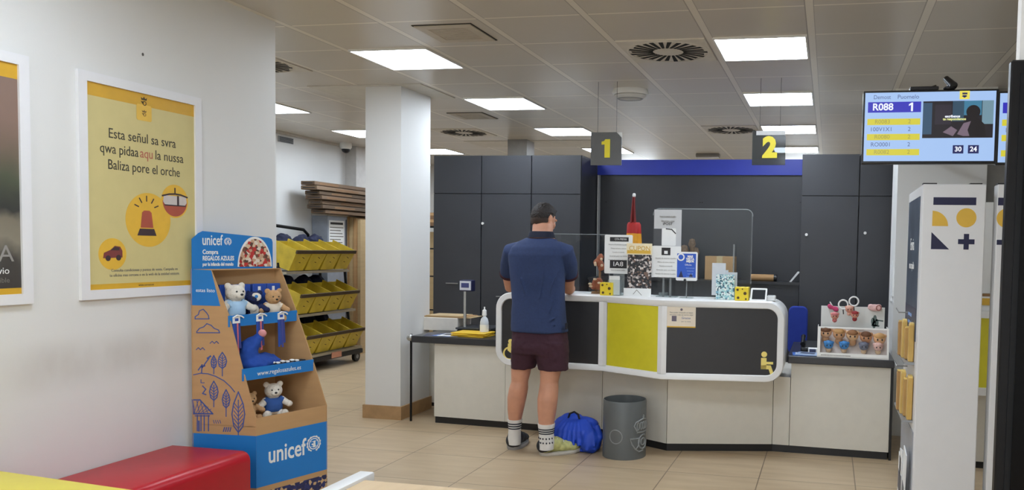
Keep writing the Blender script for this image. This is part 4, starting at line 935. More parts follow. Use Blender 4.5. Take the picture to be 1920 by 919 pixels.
def crest(F,u,v,s,w0):
    m = MB()
    m.slab(F,[(u-.5*s,v+.1*s),(u-.6*s,v+.55*s),(u-.25*s,v+.35*s),(u,v+.7*s),(u+.25*s,v+.35*s),(u+.6*s,v+.55*s),(u+.5*s,v+.1*s)],w0,w0+.0005)
    m.ring(F,u+.1*s,v-.4*s,.32*s,.13*s,w0,w0+.0005,18); m.slab(F,[(u-.65*s,v-.1*s),(u-.05*s,v-.15*s),(u-.15*s,v-.7*s)],w0,w0+.0005); return m
crest(F,0,h-.035,.03,.0088).build('crest_mark', mat('poster_dark_mark',(70,58,30),.5), t); crest(F,0,h-.095,.022,.0094).build('crest_mark', mat('poster_mid_mark',(130,98,40),.5), t)
PT = mat('poster_text_ink',(62,58,46),.6)
text('poster_text','Esta señul sa svra',F,-.005,.262,.068,PT,t,w=.0088,width=.40); 
text('poster_text','qwa pidaa',F,-.145,.188,.068,PT,t,w=.0088,width=.215); tag(text('poster_text','aqu',F,.012,.188,.068,mat('poster_red_ink',(190,110,90),.6),t,w=.0088,width=.075),'faded red word'); text('poster_text','la nussa',F,.155,.188,.068,PT,t,w=.0088,width=.18)
text('poster_text','Baliza pore el orche',F,.005,.112,.068,PT,t,w=.0088,width=.43)
POCH = mat('poster_ochre_disc',(232,184,60),.4)
MB().disc(F,.02,-.145,.137,.008,.0086,44).build('large_disc', POCH, t); MB().disc(F,.187,-.04,.088,.008,.0087,36).build('upper_disc', POCH, t); MB().disc(F,-.192,-.318,.077,.008,.0086,36).build('lower_disc', POCH, t)
m = MB(); m.slab(F,[(-.03,-.185),(-.02,-.108),(-.008,-.098),(.025,-.098),(.037,-.108),(.047,-.185)],.0088,.0094); m.build('warning_light_dome', mat('poster_red',(176,84,62),.5), t)
m = MB(); m.slab(F,[(-.05,-.225),(-.035,-.19),(.052,-.19),(.066,-.225)],.0088,.0095)
m.build('warning_light_base', mat('poster_dark_brown',(62,44,48),.5), t); m = MB()
for a in (20,55,90,125,160): m.stroke(F,[(.008+.052*cos(radians(a)),-.095+.045*sin(radians(a))),(.008+.075*cos(radians(a)),-.095+.07*sin(radians(a)))],.006,.0088,.0094)
m.build('warning_light_rays', mat('poster_dark_brown',(62,44,48),.5), t)
m = MB(); m.disc(F,.187,-.04,.08,.0089,.0092,30,pi,2*pi); m.build('lens_red', mat('poster_red',(176,84,62)), t)
m = MB(); m.slab(F,[(.11,-.045),(.115,-.012),(.26,-.012),(.265,-.045),(.25,-.062),(.125,-.062)],.0093,.0097); m.build('lens_pale', mat('poster_pale',(206,196,190),.4), t)
m = MB(); m.stroke(F,[(.105,-.015),(.15,-.004),(.187,-.001),(.225,-.004),(.268,-.015)],.008,.0097,.0102); m.stroke(F,[(.187,0),(.187,.028)],.008,.0097,.0102); m.slab(F,rect(.2,-.06,.213,-.01),.0098,.0103); m.stroke(F,[(.12,-.062),(.255,-.062)],.006,.0098,.0103); m.build('lens_outline', mat('poster_dark_brown',(62,44,48)), t)
m = MB(); m.slab(F,[(-.245,-.338),(-.24,-.312),(-.205,-.298),(-.18,-.278),(-.15,-.282),(-.138,-.302),(-.138,-.335)],.0088,.0094); m.build('car_body', mat('poster_car',(128,60,56),.5), t)
m = MB(); m.disc(F,-.218,-.338,.014,.0092,.0099,14); m.disc(F,-.16,-.336,.014,.0092,.0099,14); m.slab(F,[(-.205,-.3),(-.18,-.283),(-.155,-.286),(-.155,-.3)],.0094,.0098); m.build('car_details', mat('poster_dark_brown',(62,44,48)), t)
text('small_print','Consulta condiciones y puntos de venta. Campaña en',F,0,-.398,.02,GREYINK,t,w=.0088,width=.40); text('small_print','tu oficina mas cercana o en la web de la entidad emisora',F,0,-.422,.02,GREYINK,t,w=.0088,width=.42); text('small_print','www.correos.es',F,0,-h+.013,.014,PT,t,w=.0088)
t = thing('wall_poster', 'dark photo poster in a white frame cut off by the left edge of the view', 'poster', (WX,2.5,1.256), 0)
g = G('street_photo'); zz = g.z; n = g.noise(5,4); f = g.ma('ADD', zz, g.ma('MULTIPLY', g.ma('SUBTRACT', n, .5), .18))
rp = g.t.nodes.new('ShaderNodeValToRGB'); mr = g.t.nodes.new('ShaderNodeMapRange'); g.t.links.new(f, mr.inputs[0]); mr.inputs[1].default_value = .05; mr.inputs[2].default_value = 1.0; g.t.links.new(mr.outputs[0], rp.inputs[0])
E_ = rp.color_ramp.elements
while len(E_) < 7: E_.new(.5)
for i,(ps,cc) in enumerate(((0,(66,60,58)),(.17,(74,70,66)),(.24,(140,132,116)),(.33,(128,120,104)),(.37,(58,58,56)),(.52,(84,88,70)),(.75,(136,110,96)))): E_[i].position = ps; E_[i].color = (*lin(cc),1)
g.col(rp.outputs[0]); g.b.inputs['Roughness'].default_value = .3
F, w, h = frame(2.126,2.86,1.256,2.322,.045,t,g.m)
MB().slab(F,rect(-w,h-.062,w,h),.008,.0086).build('top_band', mat('poster_band',(214,166,44)), t); MB().slab(F,rect(-w,-h,w,-h+.026),.008,.0086).build('bottom_band', mat('poster_band',(214,166,44)), t)
text('poster_text','PARA',F,w-.03,-h+.17,.1,mat('poster_grey_text',(150,146,142),.5),t,'RIGHT',w=.0088); text('small_print','tu envio',F,w-.05,-h+.1,.04,PAPER,t,'RIGHT',w=.0088); text('small_print','mas sostenible',F,w-.05,-h+.06,.03,GREYINK,t,'RIGHT',w=.0088)
MB().ell((WX+.001,3.46,2.475),(.003,.006,.008),None,10,8).build('wall_nail_hole', mat('hole_grey',(90,86,82),.8)).update_tag()
o = bpy.data.objects['wall_nail_hole']; tag(o,'tiny dark nail hole in the white wall above the yellow poster','nail hole')

# ---- benches and table in the foreground
t = thing('red_bench', 'red lacquered bench with rounded edge along the left wall before the cardboard stand', 'bench', (-3.17,3.1,0))
x0, x1, zt, r = WX+.012, -2.93, .452, .05
prof = [(x0,.0),(x0,zt)]+[(x1-r+r*sin(radians(a)),zt-r+r*cos(radians(a))) for a in range(0,91,10)]+[(x1,0),(x1-.05,0)]+[(x1-.05,zt-.06),(x0+.05,zt-.06),(x0+.05,0)]
MB().prism([(u,2.64,v) for u,v in prof],(0,.965,0)).bevel(.006,2).build('seat_shell', RED, t, True)
MB().box(x0+.05,3.575,.0,x1-.05,3.6,zt-.06).build('end_panel', RED, t)
t = thing('yellow_bench', 'yellow bench top crossing the lower left corner of the view', 'bench', (-2.5,2.3,0))
MB().plan([(WX+.015,2.05),(-1.95,2.0),(-1.95,2.44),(WX+.015,2.59)],.54,.61).bevel(.015,3).build('seat', mat('yellow_bench_top',(232,214,70),.35,var=.02), t, True)
for x in (-3.34,-2.03): MB().box(x,2.12,0,x+.06,2.40,.54).bevel(.01).build('leg', mat('yellow_bench_leg',(222,200,60),.35), t, True)
t = thing('wood_table', 'light wood table top with a white raised edge at the bottom of the view', 'table', (-1.3,2.4,0))
MB().box(-1.80,1.5,.575,-.8,2.855,.60).bevel(.004).build('tabletop', wood_mat('birch_wood',(214,186,142),(196,164,120),(14,1.2,14)), t)
MB().box(-1.868,1.5,.57,-1.80,2.93,.613).bevel(.008,2).build('white_edge', SHELLW, t, True)
for x,y in ((-1.84,2.84),(-.86,2.78),(-1.84,1.55),(-.86,1.55)): MB().box(x,y,0,x+.045,y+.045,.57).build('leg', SHELLW, t)

# ================================================================== CARDBOARD CHARITY STAND
A0, B0, C0, D0 = Vector((-3.387,3.721,0)), Vector((-3.015,3.751,0)), Vector((-2.881,4.179,0)), Vector((-3.235,4.19,0))
st = thing('charity_stand', 'blue and brown cardboard charity display stand full of soft toys by the left wall', 'display stand', (-3.13,3.96,0))
FS = Fr(A0, B0-A0); FFar = Fr(D0, C0-D0); FFront = Fr(B0, C0-B0); FBk = Fr(A0, D0-A0)
zF = .555; zBlue = .492; zLow = .205
sl = pix(FS,(396,507),(429,592),(455,692),(482,785)); fl_ = pix(FFar,(527,508),(556,578),(587,668),(613,762))
LS, LFar = (B0-A0).length, (C0-D0).length
th = .006
side = [(0,0),(LS,0),(LS,sl[3][1]),sl[2],sl[1],sl[0],(0.0,sl[0][1]+.005)]
def clampL(p): return (min(p[0],LS), p[1])
side = [clampL(p) for p in side]
near = MB().slab(FS,side,-th,0).build('side_panel', KRAFT, st)
fu = [max(.02,min(q[0],LFar)) for q in fl_]
MB().slab(FFar,[(0,0),(LFar,0),(LFar,side[2][1]),(fu[2],sl[2][1]),(fu[1],sl[1][1]),(fu[0],sl[0][1]),(0,sl[0][1]+.005)],0,th).build('side_panel', KRAFT, st)
hp = [clampL(q) for q in pix(FS,(396,507),(413,574))]
MB().slab(FS,[(0,hp[1][1]),hp[1],hp[0],(0,hp[0][1]+.004)],.0002,.0012).build('side_blue_field', UBLUE, near)
MB().slab(FS,[(0,zLow),(LS,zLow),(LS,zBlue),(0,zBlue)],.0002,.0012).build('side_blue_base', UBLUE, near)
text('side_text','estas listo',FS,.085,hp[0][1]-.11,.028,PAPER,near,w=.0014)
# line drawing on the flank: clouds, birds, trees, house and hill
d = MB()
def sp(*pts): return pix(FS,*pts)
def st_(pts, wd=.006, close=False): d.stroke(FS, sp(*pts), wd, .0002, .001, close)
st_(((366,594),(372,590),(374,583),(381,580),(387,586),(391,592),(392,598),(366,598)),.005,True)
st_(((369,622),(374,616),(382,613),(388,607),(396,610),(402,616),(410,619),(412,624),(369,624)),.005,True)
d.build('cloud_drawing', LINEBLUE, near); d = MB()
for x,y in ((398,644),(372,656)):
    st_(((x-4,y),(x,y-4),(x+4,y),(x+8,y-4),(x+12,y)),.004); d.build('bird_drawing', LINEBLUE, near); d = MB()
st_(((363,703),(376,700),(390,701),(405,706),(420,714),(432,725),(440,735)),.005)
d.build('hill_drawing', LINEBLUE, near); d = MB()
def leaf(cx, cy, w, h, n, stem):
    p = [(cx,cy-h),(cx+w*.75,cy-h*.4),(cx+w,cy+h*.1),(cx+w*.7,cy+h*.7),(cx,cy+h),(cx-w*.7,cy+h*.7),(cx-w,cy+h*.1),(cx-w*.75,cy-h*.4)]
    st_(p,.006,True); st_(((cx,cy-h*.6),(cx,cy+h+stem)),.005)
    for k in range(n):
        y = cy-h*.35+k*h*1.2/n; st_(((cx-w*.7,y-h*.12),(cx,y+h*.16),(cx+w*.7,y-h*.12)),.004)
for lf in ((401,679,5,12,3,10),(417,676,8,15,4,14),(401,733,8,18,4,12),(424,748,7,17,4,16),(447,773,12,38,6,14)):
    leaf(*lf); d.build('tree_drawing', LINEBLUE, near); d = MB()
st_(((378,700),(379,684),(372,694)),.006); st_(((379,690),(386,680),(392,672)),.006); st_(((376,688),(384,686)),.008); st_(((389,672),(395,668)),.009)
st_(((377,712),(377,718),(383,718)),.004); st_(((380,724),(386,730),(380,738),(386,740)),.006)
d.build('plant_drawing', LINEBLUE, near); d = MB()
st_(((361,750),(375,750),(399,776),(363,776)),.007,True)
for k in range(5): st_(((362+k*7,752+max(0,k-2)*8),(366+k*8,775)),.003); st_(((372+k*6,751+k*4),(364+k*4,775)),.003)
for x in (370,377,383,391): st_(((x,779),(x,808)),.006)
st_(((366,780),(393,780)),.005); st_(((373,790),(373,808)),.009)
d.build('house_drawing', LINEBLUE, near); d = MB()
for k in range(4): st_(((400+k*4,788),(402+k*4,794)),.003)
for k in range(4): st_(((421+k*4,802),(419+k*4,809)),.006)
d.build('grass_drawing', LINEBLUE, near)
# front of the base
MB().slab(FFront,[(0,0),((C0-B0).length,0),((C0-B0).length,side[2][1]),(0,side[2][1])],-th,0).build('front_panel', KRAFT, st)
LF = (C0-B0).length
fb = MB().slab(FFront,rect(0,zLow,LF,zBlue),.0002,.0012).build('front_blue_field', UBLUE, st)
(tu,tv_), = pix(FFront,(538,847)); (eu,ev), = pix(FFront,(588,832))
text('front_text','unicef',FFront,tu,tv_,.135,PAPER,fb,w=.0016,width=.235,bold=.002)
def emblem(F, u, v, r, parent, w0=.0014):
    m = MB(); m.ring(F,u,v,r*.72,r*.12,w0,w0+.0006); m.ring(F,u,v,r,r*.16,w0,w0+.0006,40,None,radians(-70),radians(250))
    for k in range(12):
        a = radians(-65+26*k); 
        if not 75 < -65+26*k < 105: m.disc(F,u+r*1.02*cos(a),v+r*1.02*sin(a),r*.15,w0,w0+.0006,8)
    for k in (-.35,0,.35): m.ring(F,u,v,r*.72,r*.05,w0,w0+.0005,24,None) if k == 0 else m.stroke(F,[(u-r*.6,v+k*r),(u+r*.6,v+k*r)],r*.05,w0,w0+.0005)
    m.disc(F,u+r*.1,v+r*.25,r*.17,w0,w0+.0008,12); m.slab(F,[(u-r*.15,v-r*.5),(u+r*.3,v-r*.5),(u+r*.25,v+r*.12),(u-.05*r,v+r*.1)],w0,w0+.0008); m.disc(F,u-r*.22,v-r*.05,r*.13,w0,w0+.0008,12)
    m.build('emblem', PAPER, parent)
emblem(FFront,eu,ev,.042,fb)
MB().slab(FFront,rect(.03,.03,LF,.175),.0002,.0012).build('dark_foot_print', photo_mat('foot_print',[(30,38,84),(36,46,100),(196,164,120),(28,34,78)],60), fb)
# shelves with blue lips
def edge3(i): return FS(min(sl[i][0],LS),sl[i][1]), FFar(fu[i],sl[i][1])
def shelf(i, hl, txt=None):
    a, b = edge3(i); a.z = b.z = min(a.z,b.z)
    ka = FS(.004,a.z); kb = FFar(.004,a.z)
    MB().prism([a-Vector((.004,0,hl)),b-Vector((.004,0,hl)),kb-Vector((0,0,hl)),ka-Vector((0,0,hl))],(0,0,.006)).build('shelf', KRAFT, st)
    F = Fr(a+Vector((0,-.004,0))-Vector((0,0,hl)), b-a); L = (b-a).length
    lp = MB().slab(F,rect(-.002,0,L+.002,hl),0,.006).build('shelf_lip', UBLUE, st)
    if txt: text('lip_text',txt,F,L*.5,hl*.45,.036,PAPER,lp,w=.0068,width=L*.62)
    return F, L, a.z-hl+.006
F1, L1, zS1 = shelf(1,.062); F2, L2, zS2 = shelf(2,.066,'www.regalosazules.es')
zS3 = side[2][1]-.05
MB().prism([FS(.004,zS3),FS(LS-.008,zS3),FFar(LFar-.008,zS3),FFar(.004,zS3)],(0,0,.006)).build('shelf', KRAFT, st)
bp = MB(); LBk = (D0-A0).length; bp.slab(FBk,[(0,0),(LBk,0),(LBk,sl[0][1]+.004),(0,sl[0][1]+.004)],-.0,.006); bp.build('back_panel', KRAFT, st)
a, b = FS(min(sl[0][0],LS),sl[0][1]), FFar(fu[0],sl[0][1])
MB().prism([FS(0,sl[0][1]),a,b,FFar(0,sl[0][1])],(0,0,.004)).build('top_board', KRAFT, st)
# header board, tilted back above the top board
q = [at_p(x,y,D0+Vector((0,0,0)),FBk.n) for x,y in ((371,433),(512,445),(512,507),(366,507))]
hF = Fr(FBk(0,sl[0][1]-.0,.012), FBk.r); hpx = [hF.uv(at_p(x,y,hF.o,hF.n)) for x,y in ((370,433),(511,446),(511,507),(368,503))]
H0, H1 = hpx[0], hpx[1]
hd = MB().slab(hF,[(-.0,.0),(H1[0],.0),(H1[0],H1[1]-.025),(H1[0]-.006,H1[1]-.008),(H1[0]-.025,H1[1]),(H0[0]+.03,H0[1]),(H0[0]+.006,H0[1]-.012),(0,H0[1]-.045)],-.004,.001).build('header_board', UBLUE, st)
(cu,cv), = pix(hF,(478,500)); (ru,rv), = pix(hF,(478,446)); (lu,lv), = pix(hF,(447,500))
R_ = rv-cv; RX = cu-lu
MB().disc(hF,cu,cv,RX*1.05,.001,.0016,30,0,pi,R_*1.04).build('picture_rim', PAPER, hd); MB().disc(hF,cu,cv,RX*.97,.0016,.0022,30,0,pi,R_*.96).build('family_picture', photo_mat('family_picture',[(170,40,40),(214,190,160),(120,80,62),(226,214,200),(190,54,50),(96,66,56),(200,160,130)],60), hd)
def ht(s, x0, x1, y, size, nm='header_text'):
    (u0,v0),(u1,v1) = pix(hF,(x0,y),(x1,y+.055*(x1-x0))); text(nm,s,hF,(u0+u1)/2,(v0+v1)/2,size,PAPER,hd,w=.0016,width=abs(u1-u0)*.98,bold=.001)
ht('unicef',378,417,450,.082); ht('Compra',379,409,472,.034); ht('REGALOS AZULES',379,439,483,.034); ht('por la infancia del mundo',379,438,494,.026)
(eu,ev), = pix(hF,(427,453)); emblem(hF,eu,ev,.019,hd)

# ---- soft toys
PLW = mat('plush_white',(226,218,204),.9,var=.08,scale=90,bump=.5); PLT = mat('plush_tan',(196,154,108),.9,var=.12,scale=90,bump=.5); PLN = mat('plush_navy',(26,38,84),.9,var=.15,scale=90,bump=.5)
def bear(name, label, loc, s, ang, fur, shirt, snout=None, tilt=0., cat='soft toy', grp='soft toys on the cardboard stand', beak=False):
    t = thing(name, label, cat, loc, 0, grp); M4 = Matrix.Translation(loc) @ Matrix.Rotation(ang,4,'Z') @ Matrix.Rotation(tilt,4,'X') @ Matrix.Scale(s,4)
    m = MB(); m.ell((0,0,.30),(.20,.17,.26)); m.ell((0,-.02,.68),(.21,.19,.19)); m.ell((0,-.18,.63),(.09,.09,.075))
    for k in (-1,1):
        m.ell((k*.16,.0,.84),(.075,.045,.075)); m.tube([(k*.17,-.02,.46),(k*.29,-.09,.36),(k*.34,-.15,.33)],[.085,.08,.075],12); m.ell((k*.34,-.15,.33),.08)
        m.tube([(k*.12,-.03,.12),(k*.19,-.18,.09),(k*.21,-.23,.10)],[.1,.095,.09],12); m.ell((k*.21,-.235,.11),(.095,.07,.11))
    m.xf(M4); fuse(m,'body',fur,t,max(.0035,.014*s),2)
    if shirt:
        c = MB(); c.loft([[Vector((rx*cos(a),.0+ry*sin(a),z)) for a in [2*pi*i/28 for i in range(28)]] for z,rx,ry in ((.15,.19,.165),(.22,.225,.19),(.34,.222,.19),(.45,.19,.165),(.50,.14,.13))]); 
        for k in (-1,1): c.tube([(k*.12,-.01,.46),(k*.22,-.05,.40)],[.1,.1],12)
        fuse(c.xf(M4),'shirt',shirt,t,max(.0035,.014*s),1)
    e = MB(); e.ell((0,-.265,.655),(.035,.025,.026),None,10,8)
    for k in (-1,1): e.ell((k*.075,-.195,.72),.02,None,8,6)
    e.xf(M4); e.build('eyes_and_nose', INK, t, True)
    return t
angS = atan2(C0.y-B0.y, C0.x-B0.x)+.15
def on(x, y, z): p = at_z(x,y,z); return (p.x,p.y,z)
zb = zS3+.006
fo = radians(28)
def inside(fr, d, z):   # point in the stand: fr along from near side to far side, d from the back to the front
    a = A0+(D0-A0)*fr; b = B0+(C0-B0)*fr; p = a+(b-a)*d; return (p.x,p.y,z)
bear('teddy_bear','white teddy bear in a blue shirt sitting on the lowest shelf of the stand',inside(.56,.58,zb),.225,radians(52),PLW,mat('toy_blue_shirt',(44,84,150),.8,var=.08))
bear('teddy_bear','tan teddy bear half hidden at the left of the lowest shelf of the stand',inside(.27,.55,zb),.18,radians(62),PLT,None)
z1_ = zS1
bear('teddy_bear','white teddy bear with pale blue shirt at the left of the top shelf',inside(.31,.27,z1_),.25,radians(72),PLW,mat('toy_pale_shirt',(170,204,232),.8,var=.08))
bear('plush_penguin','navy blue plush with white face patch in the middle of the top shelf',inside(.54,.27,z1_),.20,radians(40),PLN,None,None,-.15)
bear('teddy_bear','tan and white plush lying at the right of the top shelf',inside(.77,.27,z1_),.21,radians(60),PLT,mat('toy_cream_stripe',(232,220,200),.9,var=.05),None,.15)
pk = bpy.data.objects['plush_penguin']; p = inside(.54,.27,z1_); M4 = Matrix.Translation(p) @ Matrix.Rotation(radians(40),4,'Z') @ Matrix.Rotation(-.15,4,'X') @ Matrix.Scale(.20,4)
MB().ell((.06,-.15,.70),(.14,.07,.12),None,16,10).xf(M4).build('white_face_patch', PLW, pk, True); MB().ell((0.02,-.13,.32),(.12,.08,.17),None,16,10).xf(M4).build('white_belly', PLW, pk, True); MB().ell((.07,-.222,.71),(.045,.012,.045),None,12,8).xf(M4).build('blue_badge', UBLUE, pk, True)
for k,fr in enumerate((.3,.5,.7,.88)):
    p = Vector(inside(fr,.13,z1_)); t = thing('blue_gift_bag','%s blue gift bag standing at the back of the top shelf' % ('leftmost','second','third','rightmost')[k],'bag',p,0,'blue gift bags at the back of the top shelf')
    M_ = Matrix.Translation(p) @ Matrix.Rotation(atan2(FBk.r.y,FBk.r.x),4,'Z'); MB().box(-.042,-.014,.001,.042,.014,.215,M_).bevel(.003,1).build('bag', mat('gift_bag_blue',(34,76,168),.5,var=.1), t); MB().box(-.012,-.016,.12,.004,-.0145,.2,M_).build('white_tag', PAPER, t)
# lanyards hanging over the top lip
for k,u in enumerate((.07,.225,.375)):
    u = L1*(.09,.42,.74)[k]; p = F1(u,.062,.009); t = thing('lanyard', ('left blue and pink','middle blue and pink','right plain blue')[k]+' ribbon lanyard hanging over the upper lip of the stand','lanyard',p,0,'ribbon lanyards on the stand')
    F = Fr(F1(u,0,.008),F1.r)
    MB().slab(F,rect(-.022,.018,.022,.055),0,.004).build('white_card', PAPER, t); MB().slab(F,rect(-.01,.03,.012,.045),.004,.0045).build('card_print', mat('gift_bag_blue',(34,76,168)), t)
    m = MB(); m.tube([F(-.02,.05,.004),F(.0,.062,.008),F(.03,.055,.006),F(.045,.045,.004)],.004,6); m.build('knot', PAPER, t, True)
    for j,(du,c,L) in enumerate(((-.016,(30,76,170),.16),(-.004,(44,66,140),.15),(.008,(216,110,112) if k < 2 else (74,76,150),.165),(.018,(46,60,130),.14))):
        MB().prism([F(du-.006,.02,.001),F(du+.006,.02,.001),F(du+.008,.02-L,.003+.004*(j%2)),F(du-.005,.02-L,.003)],F.n*.0018).build('ribbon', mat('ribbon_%d_%d'%(c[0],c[2]),c,.6), t)
# blue plush blanket roll on the middle shelf, with a string of white charms
p = Vector(inside(.42,.5,zS2)); t = thing('blue_plush_blanket','crumpled bright blue plush cloth on the middle shelf of the stand','soft toy',p)
m = MB(); m.ell(p+Vector((0,0,.065)),(.09,.115,.055)); m.ell(p+Vector((-.02,-.05,.11)),(.055,.06,.09)); m.ell(p+Vector((.0,.07,.06)),(.08,.08,.045)); m.tube([p+Vector((-.02,-.06,.12)),p+Vector((.0,-.03,.19)),p+Vector((.02,.0,.23))],[.05,.035,.02],12)
fuse(m,'cloth',mat('bright_blue_plush',(26,70,156),.85,var=.1,bump=.4),t,.006,2,((.02,.05),))
MB().ell(p+Vector((.03,.0,.235)),.022,None,12,8).build('pink_tip', mat('pink_tip',(220,150,150),.8), t, True)
p = Vector(inside(.62,.8,zS2+.0)); t = thing('charm_string','short string of white charms lying behind the middle lip of the stand','charm',p)
m = MB()
for k in range(7): m.ell(Vector(inside(.40+.065*k,.70,zS2+.064+.005*(k%2))),(.016,.012,.007),None,10,8)
m.build('charms', PAPER, t, True); m = MB()
m.tube([Vector(inside(.39+.065*k,.70,zS2+.06+.005*(k%2))) for k in range(9)],.006,6); m.tube([Vector(inside(.5,.70,zS2)),Vector(inside(.5,.70,zS2+.06))],.012,8)
m.build('cord', INK, t)

# ================================================================== BACK ROOM: TRAY CART, CABINET, CARTONS
CX = -6.15
ca = thing('tray_cart', 'black tubular shelf cart loaded with yellow mail trays against the back room wall', 'cart', (CX,8.8,0))
ya, yb = 8.10, 9.42; SH = (.20,.69,1.20)
for y in (ya+.02,yb-.03):
    for x in (CX-.42,CX+.03): MB().tube([(x-(.0 if x<CX else 0),y,.12),(x - (0 if x < CX else .10),y,1.62 if x < CX else 1.3)],.017,10).build('upright', BLKM, ca, True)
MB().tube([(CX-.42,ya+.02,1.6),(CX-.42,ya+.03,1.74),(CX-.42,ya+.1,1.76),(CX-.42,9.05,1.70),(CX-.42,9.14,1.64),(CX-.42,9.16,1.5)],.02,10).build('push_handle', BLKM, ca, True)
tag(MB().tube([(CX-.38,ya-.0,1.66),(CX-.38,ya,1.92),(CX-.36,ya+.05,1.95),(CX-.34,ya+.08,1.8)],.03,10).build('hook', STEEL, ca, True),'bright steel hook')
for k,z in enumerate(SH):
    MB().box(CX-.45,ya,z-.03,CX+.05+.06*(2-k),yb-.1*k*.5,z).build('shelf', mat('shelf_metal',(170,160,138),.4,.3), ca)
MB().box(CX-.45,ya,.11,CX+.18,yb,.165).build('base_frame', BLACK, ca)
for y in (ya+.12,yb-.06):
    for x in (CX-.38,CX+.12):
        w_ = MB().tube([(x-.02,y,.065),(x+.02,y,.065)],.065,20).build('wheel', BLACK, ca, True); MB().tube([(x-.023,y,.065),(x+.023,y,.065)],.028,14).build('hub', GREYM, w_, True)
MB().box(CX+.181,8.75,.12,CX+.186,8.95,.19).build('pink_label', mat('pink_label',(214,150,120),.6), ca)
def tray_parts(t):
    # built at the origin: front wall faces +X, width along Y
    def u(m, n, mt): return m.build(n, mt, t)
    w0, w1, d, h, tk = .125, .142, .27, .26, .008
    m = MB()
    m.box(-d,-w0,0,0,w0,tk)
    m.hexa([Vector(q) for q in ((-.0,-w0,0),(.0+tk,-w0,0),(tk,w0,0),(0,w0,0),(.045,-w1,h),(.045+tk,-w1,h),(.045+tk,w1,h),(.045,w1,h))])
    m.hexa([Vector(q) for q in ((-d,-w0,0),(-d+tk,-w0,0),(-d+tk,w0,0),(-d,w0,0),(-d-.03,-w1,h),(-d-.03+tk,-w1,h),(-d-.03+tk,w1,h),(-d-.03,w1,h))])
    for s in (-1,1): m.hexa([Vector(q) for q in ((-d,s*w0,0),(0,s*w0,0),(0,s*(w0-tk),0),(-d,s*(w0-tk),0),(-d-.03,s*w1,h+.03),(.045,s*w1,h),(.045,s*(w1-tk),h),(-d-.03,s*(w1-tk),h+.03))])
    u(m,'shell',TRAY)
    m = MB(); m.box(.043,-w1-.004,h-.035,.062,w1+.004,h+.004); u(m,'rim',TRAYD)
    m = MB(); m.tube([(.033+.02*cos(a),.07*0+.035*cos(a),.14+.035*sin(a)) for a in [i*.35+.6 for i in range(13)]],.004,6,True); m.build('printed_horn', TRAYD, t)
tilt = radians(-24)
first = thing('mail_tray', 'yellow mail tray', 'mail tray', (0,0,0), 0, 'yellow mail trays on the cart'); tray_parts(first)
ordn = ('first','second','third','fourth','fifth'); shn = ('lowest','middle','top')
for k,z in enumerate(SH):
    for i in range(4):
        y = (8.36,8.28,8.24)[k]+.29*i
        lab = 'yellow mail tray tilted forward on the %s shelf of the cart, %s from the left' % (shn[k], ordn[i])
        o_ = first if (k,i) == (0,0) else dup(first,(0,0,0),lab)
        o_['label'] = lab; o_.location = (CX+.06+.05*(2-k)*.5,y,z+.012); o_.rotation_euler = (0,radians(20),0)
        o_.location.z = z + .012 + .405*math.sin(radians(0)); o_.rotation_euler = (0,radians(18),0)
        # tray stands on its front lower edge and leans: the rear is propped by a sack
    for i in range(2):
        y0_ = (8.36,8.28,8.24)[k]-.12+.58*i; t = thing('navy_sack','navy cloth sack filling the %s shelf behind the trays, %s half' % (shn[k],('left','right')[i]),'sack',(CX-.25,y0_+.28,z),0,'navy sacks in the cart')
        m = MB(); m.ell((CX-.305,y0_+.14,z+.32),(.085,.14,.12)); m.ell((CX-.305,y0_+.40,z+.33),(.085,.14,.11)); m.ell((CX-.31,y0_+.27,z+.19),(.08,.25,.17)); fuse(m,'cloth',SACK,t,.012,2,((.05,.08),))
p = at_x(612,420,-6.3)
t = thing('notice_cabinet', 'grey metal cabinet with a printed list on its front, behind the tray cart', 'cabinet', (-6.62,9.68,0))
y0_, y1_ = 9.46, 9.90
MB().box(-6.74,y0_,0,-6.51,y1_,1.90).bevel(.006).build('body', mat('cabinet_grey',(150,156,166),.4,.2), t)
MB().box(-6.745,y0_-.005,1.90,-6.50,y1_+.005,1.915).build('top', mat('cabinet_top',(186,180,166),.5), t)
F = Fr((-6.51,9.66,1.64),(0,1,0)); MB().slab(F,rect(-.17,-.28,.17,.2),0,.002).build('printed_list', PAPER, t)
for k in range(9): MB().slab(F,rect(-.15,.1-.04*k,.15*(1,.6,.85)[k%3],.112-.04*k),.002,.0025).build('list_line', GREYINK, t)
MB().slab(F,rect(-.14,.145,.14,.175),.002,.0025).build('list_heading', INK, t)
MB().box(-6.514,y1_-.035,.05,-6.506,y1_-.02,1.86).build('door_edge', INK, t)
t = thing('board_stack', 'tall pale kraft boards standing upright between grey cabinet and white column', 'boards', (-6.4,10.2,0))
for k in range(4): MB().box(-6.56+.05*k,9.93+.02*k,.0,-6.515+.05*k,10.9,1.908-.012*k).build('board', KRAFTL if k%2 else KRAFT, t)
MB().box(-6.355,10.42,0,-6.33,10.46,1.8).build('upright', BLKM, t)
